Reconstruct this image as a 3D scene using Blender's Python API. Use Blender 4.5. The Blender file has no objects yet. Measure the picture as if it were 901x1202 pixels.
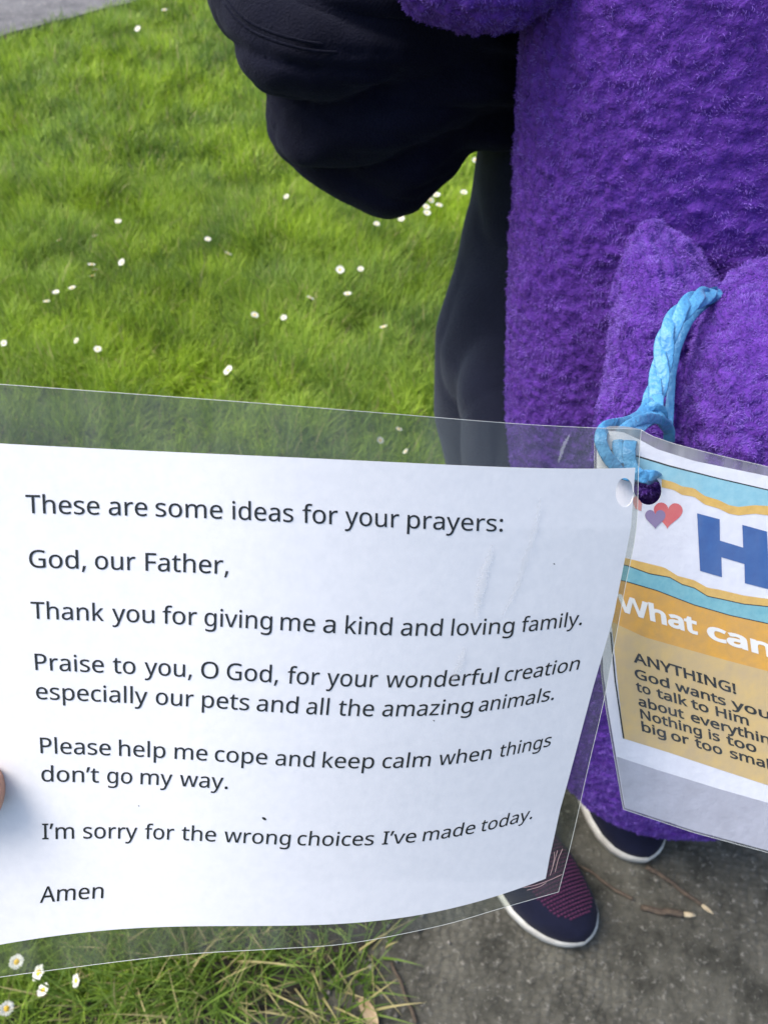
import bpy, bmesh, math, random
import numpy as np
from mathutils import Vector
from mathutils.geometry import delaunay_2d_cdt, tessellate_polygon

# ------------------------------------------------------------------ camera, sky, sun, exposure
SC = bpy.context.scene
COL = SC.collection
random.seed(7)
RNG = np.random.default_rng(7)
CAM_H, PITCH, FPX = 0.95, math.radians(50.0), 903.0
cam_d = bpy.data.cameras.new('camera')
cam = bpy.data.objects.new('camera', cam_d)
COL.objects.link(cam)
cam.location = (0, 0, CAM_H)
cam.rotation_euler = (math.pi / 2 - PITCH, 0, 0)
cam_d.sensor_fit = 'VERTICAL'
cam_d.sensor_height = 34.6
cam_d.lens = 34.6 * FPX / 1202.0
cam_d.clip_start = 0.01
cam_d.clip_end = 500
cam_d.dof.use_dof = True
cam_d.dof.focus_distance = 0.27
cam_d.dof.aperture_fstop = 21.0
SC.camera = cam
SC.render.resolution_x, SC.render.resolution_y = 767, 1024

SUN_EL, SUN_AZ = math.radians(58), math.radians(-78)      # azimuth from +Y, negative = left
world = bpy.data.worlds.new('World')
SC.world = world
world.use_nodes = True
wn = world.node_tree
sky = wn.nodes.new('ShaderNodeTexSky')
sky.sky_type = 'NISHITA'
sky.sun_disc = False
sky.sun_elevation = SUN_EL
sky.sun_rotation = SUN_AZ
sky.air_density = 1.0
sky.dust_density = 4.0
bg = wn.nodes['Background']
bg.inputs[1].default_value = 0.13
wn.links.new(sky.outputs[0], bg.inputs[0])
sun_d = bpy.data.lights.new('sun', 'SUN')
sun_d.energy = 1.5
sun_d.angle = math.radians(35)
sun_d.color = (1.0, 0.95, 0.88)
sun = bpy.data.objects.new('sun', sun_d)
COL.objects.link(sun)
sdir = Vector((math.cos(SUN_EL) * math.sin(SUN_AZ), math.cos(SUN_EL) * math.cos(SUN_AZ), math.sin(SUN_EL)))
sun.rotation_euler = sdir.to_track_quat('Z', 'Y').to_euler()
sun.location = sdir * 5
SC.view_settings.view_transform = 'Standard'
SC.view_settings.look = 'None'
SC.view_settings.exposure = 1.3
SC.view_settings.gamma = 1.0

# ------------------------------------------------------------------ helpers
FW = np.array([0, math.cos(PITCH), -math.sin(PITCH)])
UP = np.array([0, math.sin(PITCH), math.cos(PITCH)])
RT = np.array([1.0, 0, 0])
C0 = np.array([0, 0, CAM_H])


def P(px, py, d):
    """world point seen at photo pixel (px,py) at optical depth d (arrays allowed)"""
    px, py, d = np.broadcast_arrays(np.asarray(px, float), np.asarray(py, float), np.asarray(d, float))
    a = (px - 450.5) / FPX
    b = (601 - py) / FPX
    return C0 + d[..., None] * (FW + a[..., None] * RT + b[..., None] * UP)


def G(px, py, z=0.0):
    """world point on the horizontal plane z seen at pixel"""
    r = FW + (px - 450.5) / FPX * RT + (601 - py) / FPX * UP
    t = (z - CAM_H) / r[2]
    return C0 + r * t


def mesh_np(name, verts, faces, mat=None, parent=None, smooth=True, mats=None):
    """faces: (n,3)/(n,4) array or list of arrays / list of tuples"""
    me = bpy.data.meshes.new(name)
    verts = np.asarray(verts, np.float32)
    if isinstance(faces, np.ndarray):
        faces = [faces]
    if len(faces) and not isinstance(faces[0], np.ndarray):
        me.from_pydata([tuple(map(float, v)) for v in verts], [], faces)
    else:
        loops = np.concatenate([f.ravel() for f in faces]).astype(np.int32)
        tot = np.concatenate([np.full(len(f), f.shape[1]) for f in faces]).astype(np.int32)
        st = np.concatenate([[0], np.cumsum(tot)[:-1]]).astype(np.int32)
        me.vertices.add(len(verts))
        me.vertices.foreach_set('co', verts.ravel())
        me.loops.add(len(loops))
        me.loops.foreach_set('vertex_index', loops)
        me.polygons.add(len(tot))
        me.polygons.foreach_set('loop_start', st)
        me.polygons.foreach_set('loop_total', tot)
        me.update(calc_edges=True)
    if smooth:
        me.polygons.foreach_set('use_smooth', np.ones(len(me.polygons), bool))
    ob = bpy.data.objects.new(name, me)
    COL.objects.link(ob)
    for m in (mats or ([mat] if mat else [])):
        me.materials.append(m)
    if parent:
        ob.parent = parent
        ob.matrix_parent_inverse = parent.matrix_world.inverted()
    return ob


def tag(o, label=None, cat=None, group=None, kind=None):
    if label: o['label'] = label
    if cat: o['category'] = cat
    if group: o['group'] = group
    if kind: o['kind'] = kind
    return o


def thing(name, loc, label, cat, group=None):
    o = bpy.data.objects.new(name, None)
    COL.objects.link(o)
    o.location = [float(v) for v in loc]
    o.empty_display_size = 0.05
    bpy.context.view_layer.update()
    return tag(o, label, cat, group)


def vcol(ob, arr, name='Tone'):
    at = ob.data.color_attributes.new(name, 'FLOAT_COLOR', 'POINT')
    a = np.ones((len(ob.data.vertices), 4), np.float32)
    a[:, :3] = arr
    at.data.foreach_set('color', a.ravel())


def _h(ix, iy, iz, seed):
    n = (ix.astype(np.int64) * 374761393 + iy.astype(np.int64) * 668265263 + iz.astype(np.int64) * 2147483647 + seed * 974634777) & 0xFFFFFFFF
    n = ((n ^ (n >> 13)) * 1274126177) & 0xFFFFFFFF
    n = ((n ^ (n >> 16)) * 2246822519) & 0xFFFFFFFF
    return ((n ^ (n >> 15)) & 0xFFFF) / 65535.0


def noise(p, scale=1.0, seed=0):
    """value noise in [-1,1] on (n,3) points"""
    q = np.asarray(p, float) * scale + 100.37
    i = np.floor(q).astype(np.int64)
    f = q - i
    f = f * f * f * (f * (f * 6 - 15) + 10)
    r = 0
    for dx in (0, 1):
        wx = f[:, 0] if dx else 1 - f[:, 0]
        for dy in (0, 1):
            wy = f[:, 1] if dy else 1 - f[:, 1]
            for dz in (0, 1):
                wz = f[:, 2] if dz else 1 - f[:, 2]
                r = r + wx * wy * wz * _h(i[:, 0] + dx, i[:, 1] + dy, i[:, 2] + dz, seed)
    return r * 2 - 1


def fbm(p, scale, octs=3, seed=0, gain=0.5):
    r, a, s = 0, 1, 0
    for k in range(octs):
        r = r + a * noise(p, scale * 2.03 ** k, seed + k * 17)
        s += a
        a *= gain
    return r / s


def smooth_closed(pts, n):
    """closed centripetal-ish Catmull-Rom resampled to n points"""
    p = np.asarray(pts, float)
    m = len(p)
    out = []
    for k in range(m):
        a, b, c, d = p[k - 1], p[k], p[(k + 1) % m], p[(k + 2) % m]
        for t in np.linspace(0, 1, 24, endpoint=False):
            out.append(0.5 * ((2 * b) + (c - a) * t + (2 * a - 5 * b + 4 * c - d) * t * t + (3 * b - a - 3 * c + d) * t ** 3))
    out = np.array(out)
    seg = np.linalg.norm(np.roll(out, -1, 0) - out, axis=1)
    L = np.concatenate([[0], np.cumsum(seg)])
    q = np.linspace(0, L[-1], n, endpoint=False)
    o2 = np.vstack([out, out[:1]])
    return np.stack([np.interp(q, L, o2[:, j]) for j in range(p.shape[1])], 1)


def smooth_open(pts, n):
    p = np.asarray(pts, float)
    p = np.vstack([2 * p[0] - p[1], p, 2 * p[-1] - p[-2]])
    out = []
    for k in range(1, len(p) - 2):
        a, b, c, d = p[k - 1], p[k], p[k + 1], p[k + 2]
        for t in np.linspace(0, 1, 20, endpoint=False):
            out.append(0.5 * ((2 * b) + (c - a) * t + (2 * a - 5 * b + 4 * c - d) * t * t + (3 * b - a - 3 * c + d) * t ** 3))
    out.append(p[-2])
    out = np.array(out)
    seg = np.linalg.norm(np.diff(out, axis=0), axis=1)
    L = np.concatenate([[0], np.cumsum(seg)])
    q = np.linspace(0, L[-1], n)
    return np.stack([np.interp(q, L, out[:, j]) for j in range(p.shape[1])], 1)


def pillow(outline, centre, d0, tf, tb, n=96, rings=24, pw=2.0, slope=(0, 0), sharp=False):
    """closed rounded solid whose silhouette from here follows the outline; real front and back"""
    o = np.asarray(outline, float) if sharp else smooth_closed(outline, n)
    n = len(o)
    if np.sum(o[:, 0] * np.roll(o[:, 1], -1) - np.roll(o[:, 0], -1) * o[:, 1]) > 0: o = o[::-1]
    c = np.array(centre, float)
    vs = []
    rr = np.sin(np.linspace(0, math.pi / 2, rings + 1))[1:]
    def ring(r, sgn):
        q = c + (o - c) * r
        th = (1 - r ** pw) ** 0.5 if r < 1 else 0
        d = d0 + slope[0] * (q[:, 0] - c[0]) + slope[1] * (q[:, 1] - c[1]) + (-tf if sgn > 0 else tb) * th
        return P(q[:, 0], q[:, 1], d)
    vs.append(P(c[0], c[1], d0 - tf)[None])
    for r in rr: vs.append(ring(r, 1))
    for r in rr[:-1][::-1]: vs.append(ring(r, -1))
    vs.append(P(c[0], c[1], d0 + tb)[None])
    V = np.vstack(vs)
    nr = len(vs) - 2
    j = np.arange(n); j1 = (j + 1) % n
    quads, tris = [], []
    tris.append(np.stack([np.zeros(n, int), 1 + j1, 1 + j], 1))
    for k in range(nr - 1):
        a = 1 + k * n
        quads.append(np.stack([a + j, a + j1, a + n + j1, a + n + j], 1))
    a = 1 + (nr - 1) * n
    tris.append(np.stack([np.full(n, len(V) - 1), a + j, a + j1], 1))
    return V, [np.vstack(quads)[:, ::-1] * 1, np.vstack(tris)[:, ::-1] * 1]


def join_geo(geos):
    V, Q, T, off = [], [], [], 0
    for v, fs in geos:
        V.append(v)
        for f in fs:
            (Q if f.shape[1] == 4 else T).append(f + off)
        off += len(v)
    out = []
    if Q: out.append(np.vstack(Q))
    if T: out.append(np.vstack(T))
    return np.vstack(V), out


def loft(rows, n=48, cap=True, pw=2.0):
    """rows: (cx,cy,z,a,b) superellipse sections"""
    th = np.linspace(0, 2 * math.pi, n, endpoint=False)
    ct, st = np.cos(th), np.sin(th)
    e = 2.0 / pw
    X = np.sign(ct) * np.abs(ct) ** e
    Y = np.sign(st) * np.abs(st) ** e
    V = np.vstack([np.stack([r[0] + r[3] * X, r[1] + r[4] * Y, np.full(n, r[2])], 1) for r in rows])
    j = np.arange(n); j1 = (j + 1) % n
    q = [np.stack([k * n + j, k * n + j1, (k + 1) * n + j1, (k + 1) * n + j], 1) for k in range(len(rows) - 1)]
    m = len(V)
    V = np.vstack([V, V[:n].mean(0)[None], V[-n:].mean(0)[None]])
    t = [np.stack([np.full(n, m), j1, j], 1), np.stack([np.full(n, m + 1), (len(rows) - 1) * n + j, (len(rows) - 1) * n + j1], 1)]
    return V, [np.vstack(q), np.vstack(t)]


def normals(V, F):
    N = np.zeros_like(V)
    for f in F:
        a, b, c = V[f[:, 0]], V[f[:, 1]], V[f[:, 2]]
        if f.shape[1] == 4:
            fn = np.cross(V[f[:, 2]] - a, V[f[:, 3]] - b)
        else:
            fn = np.cross(b - a, c - a)
        for k in range(f.shape[1]):
            for ax in range(3):
                N[:, ax] += np.bincount(f[:, k], fn[:, ax], len(V))
    return N / (np.linalg.norm(N, axis=1, keepdims=True) + 1e-12)


def tube(path, rw, rt, n=12, m=60, taper=True):
    """flattened strand; path rows (px,py,depth)"""
    q = smooth_open(path, m)
    W = P(q[:, 0], q[:, 1], q[:, 2])
    return strand(W, rw, rt, n, taper)


def strand(W, rw, rt, n=12, taper=True, twist=0.0):
    m = len(W)
    T = np.gradient(W, axis=0)
    T /= np.linalg.norm(T, axis=1, keepdims=True) + 1e-9
    view = W - C0
    view /= np.linalg.norm(view, axis=1, keepdims=True)
    S = np.cross(T, view)
    S /= np.linalg.norm(S, axis=1, keepdims=True) + 1e-9
    N = np.cross(S, T)
    th = np.linspace(0, 2 * math.pi, n, endpoint=False)
    V = []
    for k in range(m):
        f = 1.0
        if taper and (k == 0 or k == m - 1): f = 0.35
        a = twist * k
        s = S[k] * math.cos(a) + N[k] * math.sin(a)
        nn = -S[k] * math.sin(a) + N[k] * math.cos(a)
        V.append(W[k] + f * (np.outer(np.cos(th) * rw, s) + np.outer(np.sin(th) * rt, nn)))
    V = np.vstack(V)
    j = np.arange(n); j1 = (j + 1) % n
    q = np.vstack([np.stack([k * n + j, k * n + j1, (k + 1) * n + j1, (k + 1) * n + j], 1) for k in range(m - 1)])
    mm = len(V)
    V = np.vstack([V, W[:1], W[-1:]])
    t = np.vstack([np.stack([np.full(n, mm), j1, j], 1), np.stack([np.full(n, mm + 1), (m - 1) * n + j, (m - 1) * n + j1], 1)])
    return V, [q, t]


# ------------------------------------------------------------------ materials
def mat(name, col, rough=0.6, var=None, scale=40, bump=0.0, bscale=200, sheen=0.0, coat=0.0, spec=0.5, detail=4, sheen_tint=(1, 1, 1), bdist=0.001):
    m = bpy.data.materials.new(name)
    m.use_nodes = True
    nt = m.node_tree
    b = nt.nodes['Principled BSDF']
    b.inputs['Base Color'].default_value = (*col, 1)
    b.inputs['Roughness'].default_value = rough
    b.inputs['Specular IOR Level'].default_value = spec
    b.inputs['Sheen Weight'].default_value = sheen
    b.inputs['Sheen Roughness'].default_value = 0.4
    b.inputs['Sheen Tint'].default_value = (*sheen_tint, 1)
    b.inputs['Coat Weight'].default_value = coat
    b.inputs['Coat Roughness'].default_value = 0.2
    tc = nt.nodes.new('ShaderNodeTexCoord')
    if var:
        n = nt.nodes.new('ShaderNodeTexNoise')
        n.inputs['Scale'].default_value = scale
        n.inputs['Detail'].default_value = detail
        n.inputs['Roughness'].default_value = 0.65
        r = nt.nodes.new('ShaderNodeValToRGB')
        r.color_ramp.elements[0].position = 0.32
        r.color_ramp.elements[1].position = 0.68
        r.color_ramp.elements[0].color = (*var, 1)
        r.color_ramp.elements[1].color = (*col, 1)
        nt.links.new(tc.outputs['Object'], n.inputs['Vector'])
        nt.links.new(n.outputs[0], r.inputs[0])
        nt.links.new(r.outputs[0], b.inputs['Base Color'])
    if bump:
        n2 = nt.nodes.new('ShaderNodeTexNoise')
        n2.inputs['Scale'].default_value = bscale
        n2.inputs['Detail'].default_value = 3
        bp = nt.nodes.new('ShaderNodeBump')
        bp.inputs['Strength'].default_value = bump
        bp.inputs['Distance'].default_value = bdist
        nt.links.new(tc.outputs['Object'], n2.inputs['Vector'])
        nt.links.new(n2.outputs[0], bp.inputs['Height'])
        nt.links.new(bp.outputs[0], b.inputs['Normal'])
    return m


def mat_attr(name, rough=0.6, trans=0.0, spec=0.3, sheen=0.0):
    """base colour from the mesh's own Tone attribute (albedo of each blade or fibre)"""
    m = bpy.data.materials.new(name)
    m.use_nodes = True
    nt = m.node_tree
    b = nt.nodes['Principled BSDF']
    a = nt.nodes.new('ShaderNodeAttribute')
    a.attribute_name = 'Tone'
    nt.links.new(a.outputs['Color'], b.inputs['Base Color'])
    b.inputs['Roughness'].default_value = rough
    b.inputs['Specular IOR Level'].default_value = spec
    b.inputs['Sheen Weight'].default_value = sheen
    if trans:
        t = nt.nodes.new('ShaderNodeBsdfTranslucent')
        mx = nt.nodes.new('ShaderNodeMixShader')
        mx.inputs[0].default_value = trans
        nt.links.new(a.outputs['Color'], t.inputs[0])
        nt.links.new(b.outputs[0], mx.inputs[1])
        nt.links.new(t.outputs[0], mx.inputs[2])
        nt.links.new(mx.outputs[0], nt.nodes['Material Output'].inputs[0])
    return m


def mat_film(name, haze, tint, hcol=(0.5, 0.52, 0.52), bump=0.15, gloss=0.02):
    m = bpy.data.materials.new(name)
    m.use_nodes = True
    nt = m.node_tree
    nt.nodes.remove(nt.nodes['Principled BSDF'])
    tr = nt.nodes.new('ShaderNodeBsdfTransparent'); tr.inputs[0].default_value = (*tint, 1)
    df = nt.nodes.new('ShaderNodeBsdfDiffuse'); df.inputs[0].default_value = (*hcol, 1)
    gl = nt.nodes.new('ShaderNodeBsdfGlossy'); gl.inputs['Roughness'].default_value = 0.12
    lw = nt.nodes.new('ShaderNodeLayerWeight'); lw.inputs[0].default_value = 0.5
    pw = nt.nodes.new('ShaderNodeMath'); pw.operation = 'POWER'; pw.inputs[1].default_value = 5
    fr = nt.nodes.new('ShaderNodeMath'); fr.operation = 'MULTIPLY_ADD'; fr.inputs[1].default_value = 0.7; fr.inputs[2].default_value = gloss
    nt.links.new(lw.outputs['Facing'], pw.inputs[0]); nt.links.new(pw.outputs[0], fr.inputs[0])
    m1 = nt.nodes.new('ShaderNodeMixShader')
    m2 = nt.nodes.new('ShaderNodeMixShader')
    tc = nt.nodes.new('ShaderNodeTexCoord')
    n = nt.nodes.new('ShaderNodeTexNoise'); n.inputs['Scale'].default_value = 45; n.inputs['Detail'].default_value = 5
    mp = nt.nodes.new('ShaderNodeMapping'); mp.inputs['Scale'].default_value = (2.2, 0.4, 0.4); mp.inputs['Rotation'].default_value = (0, 0.35, 0)
    mr = nt.nodes.new('ShaderNodeMapRange')
    mr.inputs['From Min'].default_value = 0.35; mr.inputs['From Max'].default_value = 0.7
    mr.inputs['To Min'].default_value = haze * 0.5; mr.inputs['To Max'].default_value = haze * 2.0
    bp = nt.nodes.new('ShaderNodeBump'); bp.inputs['Strength'].default_value = bump; bp.inputs['Distance'].default_value = 0.002
    L = nt.links.new
    L(tc.outputs['Object'], mp.inputs[0]); L(mp.outputs[0], n.inputs['Vector']); L(n.outputs[0], mr.inputs[0])
    L(n.outputs[0], bp.inputs['Height']); L(bp.outputs[0], gl.inputs['Normal'])
    L(mr.outputs[0], m1.inputs[0]); L(tr.outputs[0], m1.inputs[1]); L(df.outputs[0], m1.inputs[2])
    L(fr.outputs[0], m2.inputs[0]); L(m1.outputs[0], m2.inputs[1]); L(gl.outputs[0], m2.inputs[2])
    L(m2.outputs[0], nt.nodes['Material Output'].inputs[0])
    return m


M_PAPER = mat('white_paper', (0.74, 0.73, 0.75), 0.55, var=(0.69, 0.685, 0.71), scale=260, bump=0.12, bscale=420, bdist=0.0006)
M_INK = mat('black_ink', (0.010, 0.012, 0.012), 0.7, spec=0.2)
M_EDGE = mat('film_edge', (0.55, 0.57, 0.55), 0.3)
M_FILM_CLEAR = mat_film('clear_film', 0.008, (0.97, 0.98, 0.98))
M_FILM_BACK = mat_film('hazy_film', 0.06, (0.66, 0.69, 0.65), (0.42, 0.42, 0.41))
M_NAVY = mat('navy_fleece_cloth', (0.004, 0.005, 0.014), 0.95, var=(0.0025, 0.003, 0.009), scale=25, bump=1.0, bscale=700, sheen=0.05, sheen_tint=(0.6, 0.7, 1.0), spec=0.15)
M_RIB = mat('ribbed_grey_lining', (0.022, 0.024, 0.022), 0.95, bump=0.6, bscale=500, sheen=0.05, spec=0.1)
M_TROUSER = mat('charcoal_navy_jersey', (0.010, 0.0125, 0.027), 0.9, var=(0.007, 0.009, 0.020), scale=20, bump=1.0, bscale=800, sheen=0.16, sheen_tint=(0.75, 0.85, 1.0), spec=0.15)
M_PURPLE = mat('purple_fleece_base', (0.11, 0.04, 0.31), 0.95, var=(0.06, 0.02, 0.19), scale=160, bump=0.8, bscale=420, sheen=0.10, sheen_tint=(0.7, 0.5, 1), spec=0.1, bdist=0.002)
M_FIBRE = mat_attr('purple_fibre', 0.9, 0.25, 0.1)
M_SKIN = mat('skin', (0.55, 0.30, 0.20), 0.5, var=(0.48, 0.24, 0.16), scale=60, bump=0.2, bscale=700)
M_SKIN.node_tree.nodes['Principled BSDF'].inputs['Subsurface Weight'].default_value = 0.15
M_SKIN.node_tree.nodes['Principled BSDF'].inputs['Subsurface Radius'].default_value = (0.01, 0.004, 0.002)
M_HAIR = mat('brown_hair', (0.05, 0.03, 0.02), 0.6)
M_SOLE = mat('white_rubber', (0.58, 0.58, 0.54), 0.6, var=(0.40, 0.39, 0.35), scale=45, bump=0.4, bscale=300)
M_SHOE = mat('navy_knit', (0.006, 0.008, 0.026), 0.9, var=(0.004, 0.005, 0.017), scale=50, bump=0.7, bscale=1300, sheen=0.05, spec=0.2)
M_RIBBON = mat('blue_ribbon', (0.085, 0.29, 0.52), 0.42, var=(0.045, 0.20, 0.41), scale=160, bump=1.0, bscale=420, sheen=0.1, spec=0.4)
M_TWIG = mat('twig_bark', (0.10, 0.075, 0.05), 0.9, var=(0.045, 0.033, 0.025), scale=200, bump=0.7, bscale=500)
M_WOOD = mat('broken_wood', (0.55, 0.46, 0.30), 0.8, var=(0.38, 0.30, 0.18), scale=300)
M_PETAL = mat('daisy_petal', (0.62, 0.62, 0.57), 0.6)
M_DCENT = mat('daisy_centre', (0.65, 0.42, 0.03), 0.7)
M_STEM = mat('green_stem', (0.10, 0.17, 0.03), 0.6)
M_BLADE = mat_attr('grass_blade', 0.55, 0.38, 0.35)
M_LEAF = mat('dry_leaf', (0.42, 0.33, 0.20), 0.8, var=(0.25, 0.17, 0.09), scale=90)

# ------------------------------------------------------------------ ground, lawn, paving, path
def ground_mat(name, c1, c2, c3, s1, s2, rough=0.95, bump=0.6, speck=None):
    m = bpy.data.materials.new(name)
    m.use_nodes = True
    nt = m.node_tree
    L = nt.links.new
    b = nt.nodes['Principled BSDF']
    b.inputs['Roughness'].default_value = rough
    b.inputs['Specular IOR Level'].default_value = 0.25
    tc = nt.nodes.new('ShaderNodeTexCoord')
    n1 = nt.nodes.new('ShaderNodeTexNoise'); n1.inputs['Scale'].default_value = s1; n1.inputs['Detail'].default_value = 6; n1.inputs['Roughness'].default_value = 0.7
    n2 = nt.nodes.new('ShaderNodeTexNoise'); n2.inputs['Scale'].default_value = s2; n2.inputs['Detail'].default_value = 5; n2.inputs['Roughness'].default_value = 0.75
    r1 = nt.nodes.new('ShaderNodeValToRGB')
    e = r1.color_ramp.elements
    e[0].position = 0.36; e[0].color = (*c1, 1); e[1].position = 0.64; e[1].color = (*c2, 1)
    r2 = nt.nodes.new('ShaderNodeValToRGB')
    e = r2.color_ramp.elements
    e[0].position = 0.56; e[0].color = (0, 0, 0, 1); e[1].position = 0.72; e[1].color = (1, 1, 1, 1)
    mx = nt.nodes.new('ShaderNodeMix'); mx.data_type = 'RGBA'
    L(tc.outputs['Object'], n1.inputs['Vector']); L(tc.outputs['Object'], n2.inputs['Vector'])
    L(n1.outputs[0], r1.inputs[0]); L(n2.outputs[0], r2.inputs[0])
    L(r2.outputs[0], mx.inputs['Factor']); L(r1.outputs[0], mx.inputs['A']); mx.inputs['B'].default_value = (*c3, 1)
    L(mx.outputs['Result'], b.inputs['Base Color'])
    bp = nt.nodes.new('ShaderNodeBump'); bp.inputs['Strength'].default_value = bump; bp.inputs['Distance'].default_value = 0.004
    L(n2.outputs[0], bp.inputs['Height']); L(bp.outputs[0], b.inputs['Normal'])
    return m, nt, b, bp, mx, tc


M_SOIL = ground_mat('turf_soil', (0.035, 0.045, 0.012), (0.055, 0.075, 0.018), (0.03, 0.025, 0.015), 3, 90)[0]
M_TAR, nt, b, bp, mx, tc = ground_mat('path_tarmac', (0.085, 0.085, 0.092), (0.15, 0.15, 0.158), (0.32, 0.31, 0.29), 8, 110, bump=0.9)
M_EARTH = ground_mat('edge_earth', (0.018, 0.015, 0.011), (0.05, 0.044, 0.036), (0.12, 0.11, 0.10), 25, 160, bump=1.0)[0]

# paving: mottled weathered concrete with a pressed dimple pattern
M_PAVE, nt, b, bp, mx, tc = ground_mat('pressed_concrete', (0.030, 0.030, 0.024), (0.098, 0.096, 0.078), (0.26, 0.255, 0.225), 20, 120, bump=1.0)
L = nt.links.new
mp = nt.nodes.new('ShaderNodeMapping'); mp.inputs['Rotation'].default_value = (0, 0, 0.22); mp.inputs['Scale'].default_value = (100, 145, 100)
ns = nt.nodes.new('ShaderNodeTexNoise'); ns.inputs['Scale'].default_value = 18
ad = nt.nodes.new('ShaderNodeVectorMath'); ad.operation = 'MULTIPLY_ADD'; ad.inputs[1].default_value = (1.1, 1.1, 0)
L(tc.outputs['Object'], mp.inputs[0]); L(tc.outputs['Object'], ns.inputs['Vector'])
L(ns.outputs['Color'], ad.inputs[0]); L(mp.outputs[0], ad.inputs[2])
vo = nt.nodes.new('ShaderNodeTexVoronoi'); vo.feature = 'F1'; vo.inputs['Scale'].default_value = 1.0; vo.inputs['Randomness'].default_value = 0.55
L(ad.outputs[0], vo.inputs['Vector'])
nw = nt.nodes.new('ShaderNodeTexNoise'); nw.inputs['Scale'].default_value = 5; nw.inputs['Detail'].default_value = 3
L(tc.outputs['Object'], nw.inputs['Vector'])
wr = nt.nodes.new('ShaderNodeMapRange'); wr.inputs['From Min'].default_value = 0.35; wr.inputs['From Max'].default_value = 0.62
wr.inputs['To Min'].default_value = 0.0
L(nw.outputs[0], wr.inputs[0])
iv = nt.nodes.new('ShaderNodeMapRange'); iv.inputs['From Min'].default_value = 0.1; iv.inputs['From Max'].default_value = 0.65
iv.inputs['To Min'].default_value = 1; iv.inputs['To Max'].default_value = 0
L(vo.outputs['Distance'], iv.inputs[0])
ml = nt.nodes.new('ShaderNodeMath'); ml.operation = 'MULTIPLY'
L(iv.outputs[0], ml.inputs[0]); L(wr.outputs[0], ml.inputs[1])
bp2 = nt.nodes.new('ShaderNodeBump'); bp2.inputs['Strength'].default_value = 0.65; bp2.inputs['Distance'].default_value = 0.004
L(ml.outputs[0], bp2.inputs['Height']); L(bp.outputs[0], bp2.inputs['Normal']); L(bp2.outputs[0], b.inputs['Normal'])
# paler colour on the tops of the pressed pattern
mx2 = nt.nodes.new('ShaderNodeMix'); mx2.data_type = 'RGBA'
fm = nt.nodes.new('ShaderNodeMath'); fm.operation = 'MULTIPLY'; fm.inputs[1].default_value = 0.5
L(ml.outputs[0], fm.inputs[0]); L(fm.outputs[0], mx2.inputs['Factor'])
L(mx.outputs['Result'], mx2.inputs['A']); mx2.inputs['B'].default_value = (0.15, 0.147, 0.125, 1)
L(mx2.outputs['Result'], b.inputs['Base Color'])

tag(mesh_np('ground', [(-60, -60, -0.03), (60, -60, -0.03), (60, 60, -0.03), (-60, 60, -0.03)], [(0, 1, 2, 3)], M_SOIL), kind='structure')

# boundary between lawn and paving (world x,y)
EDGE = np.array([(-1.6, -0.75), (-0.6, -0.12), (-0.3, 0.075), (-0.22, 0.10), (-0.13, 0.145), (-0.02, 0.20), (0.06, 0.30), (0.14, 0.48), (0.24, 0.85), (0.5, 1.9), (0.9, 3.2)])


def edge_pts(n):
    return smooth_open(EDGE, n)


def paving_side(x, y):
    """positive on the paving side of the boundary"""
    e = edge_pts(220)
    xs = np.interp(y, e[:, 1], e[:, 0])
    return x - xs


ep = edge_pts(160)
ep3 = np.column_stack([ep, np.zeros(len(ep))])
ep[:, 0] += 0.010 * noise(ep3, 30, 3) + 0.004 * noise(ep3, 110, 5)
ep[:, 1] += 0.008 * noise(ep3, 34, 9)
loop = [(x, y) for x, y in ep] + [(4, 3.2), (4, -0.9)]
tri = tessellate_polygon([[Vector((x, y, 0)) for x, y in loop]])
nv = len(loop)
V = [(x, y, 0.0) for x, y in loop] + [(x, y, -0.04) for x, y in loop]
F = [tuple(t) for t in tri] + [(k, (k + 1) % nv, nv + (k + 1) % nv, nv + k) for k in range(nv)]
pv = mesh_np('pavement', V, F, M_PAVE, smooth=False)
tag(pv, kind='structure')
# path: beyond a diagonal edge at the far left
pa = [G(0, 45)[:2], G(95, 26)[:2], G(170, 0)[:2]]
dirv = pa[2] - pa[0]; dirv /= np.linalg.norm(dirv)
nrm = np.array([-dirv[1], dirv[0]])
a, c_ = pa[0] - dirv * 6, pa[2] + dirv * 8
pts = np.array([a, pa[0] , pa[1], pa[2], c_, c_ + nrm * 2.0, a + nrm * 2.0])
fine = np.array([a + (c_ - a) * t for t in np.linspace(0, 1, 300)])
f3 = np.column_stack([fine, np.zeros(300)])
fine += nrm * (0.018 * noise(f3, 6, 2) + 0.010 * noise(f3, 25, 4))[:, None]
loop = [tuple(q) for q in fine] + [tuple(c_ + nrm * 2.0), tuple(a + nrm * 2.0)]
tri = tessellate_polygon([[Vector((x, y, 0)) for x, y in loop]])
nv = len(loop)
V = [(x, y, 0.006) for x, y in loop] + [(x, y, -0.035) for x, y in loop]
F = [tuple(t) for t in tri] + [(k, (k + 1) % nv, nv + (k + 1) % nv, nv + k) for k in range(nv)]
tag(mesh_np('path', V, F, M_TAR, smooth=False), kind='structure')
PATH_A, PATH_N = pa[0], nrm

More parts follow.
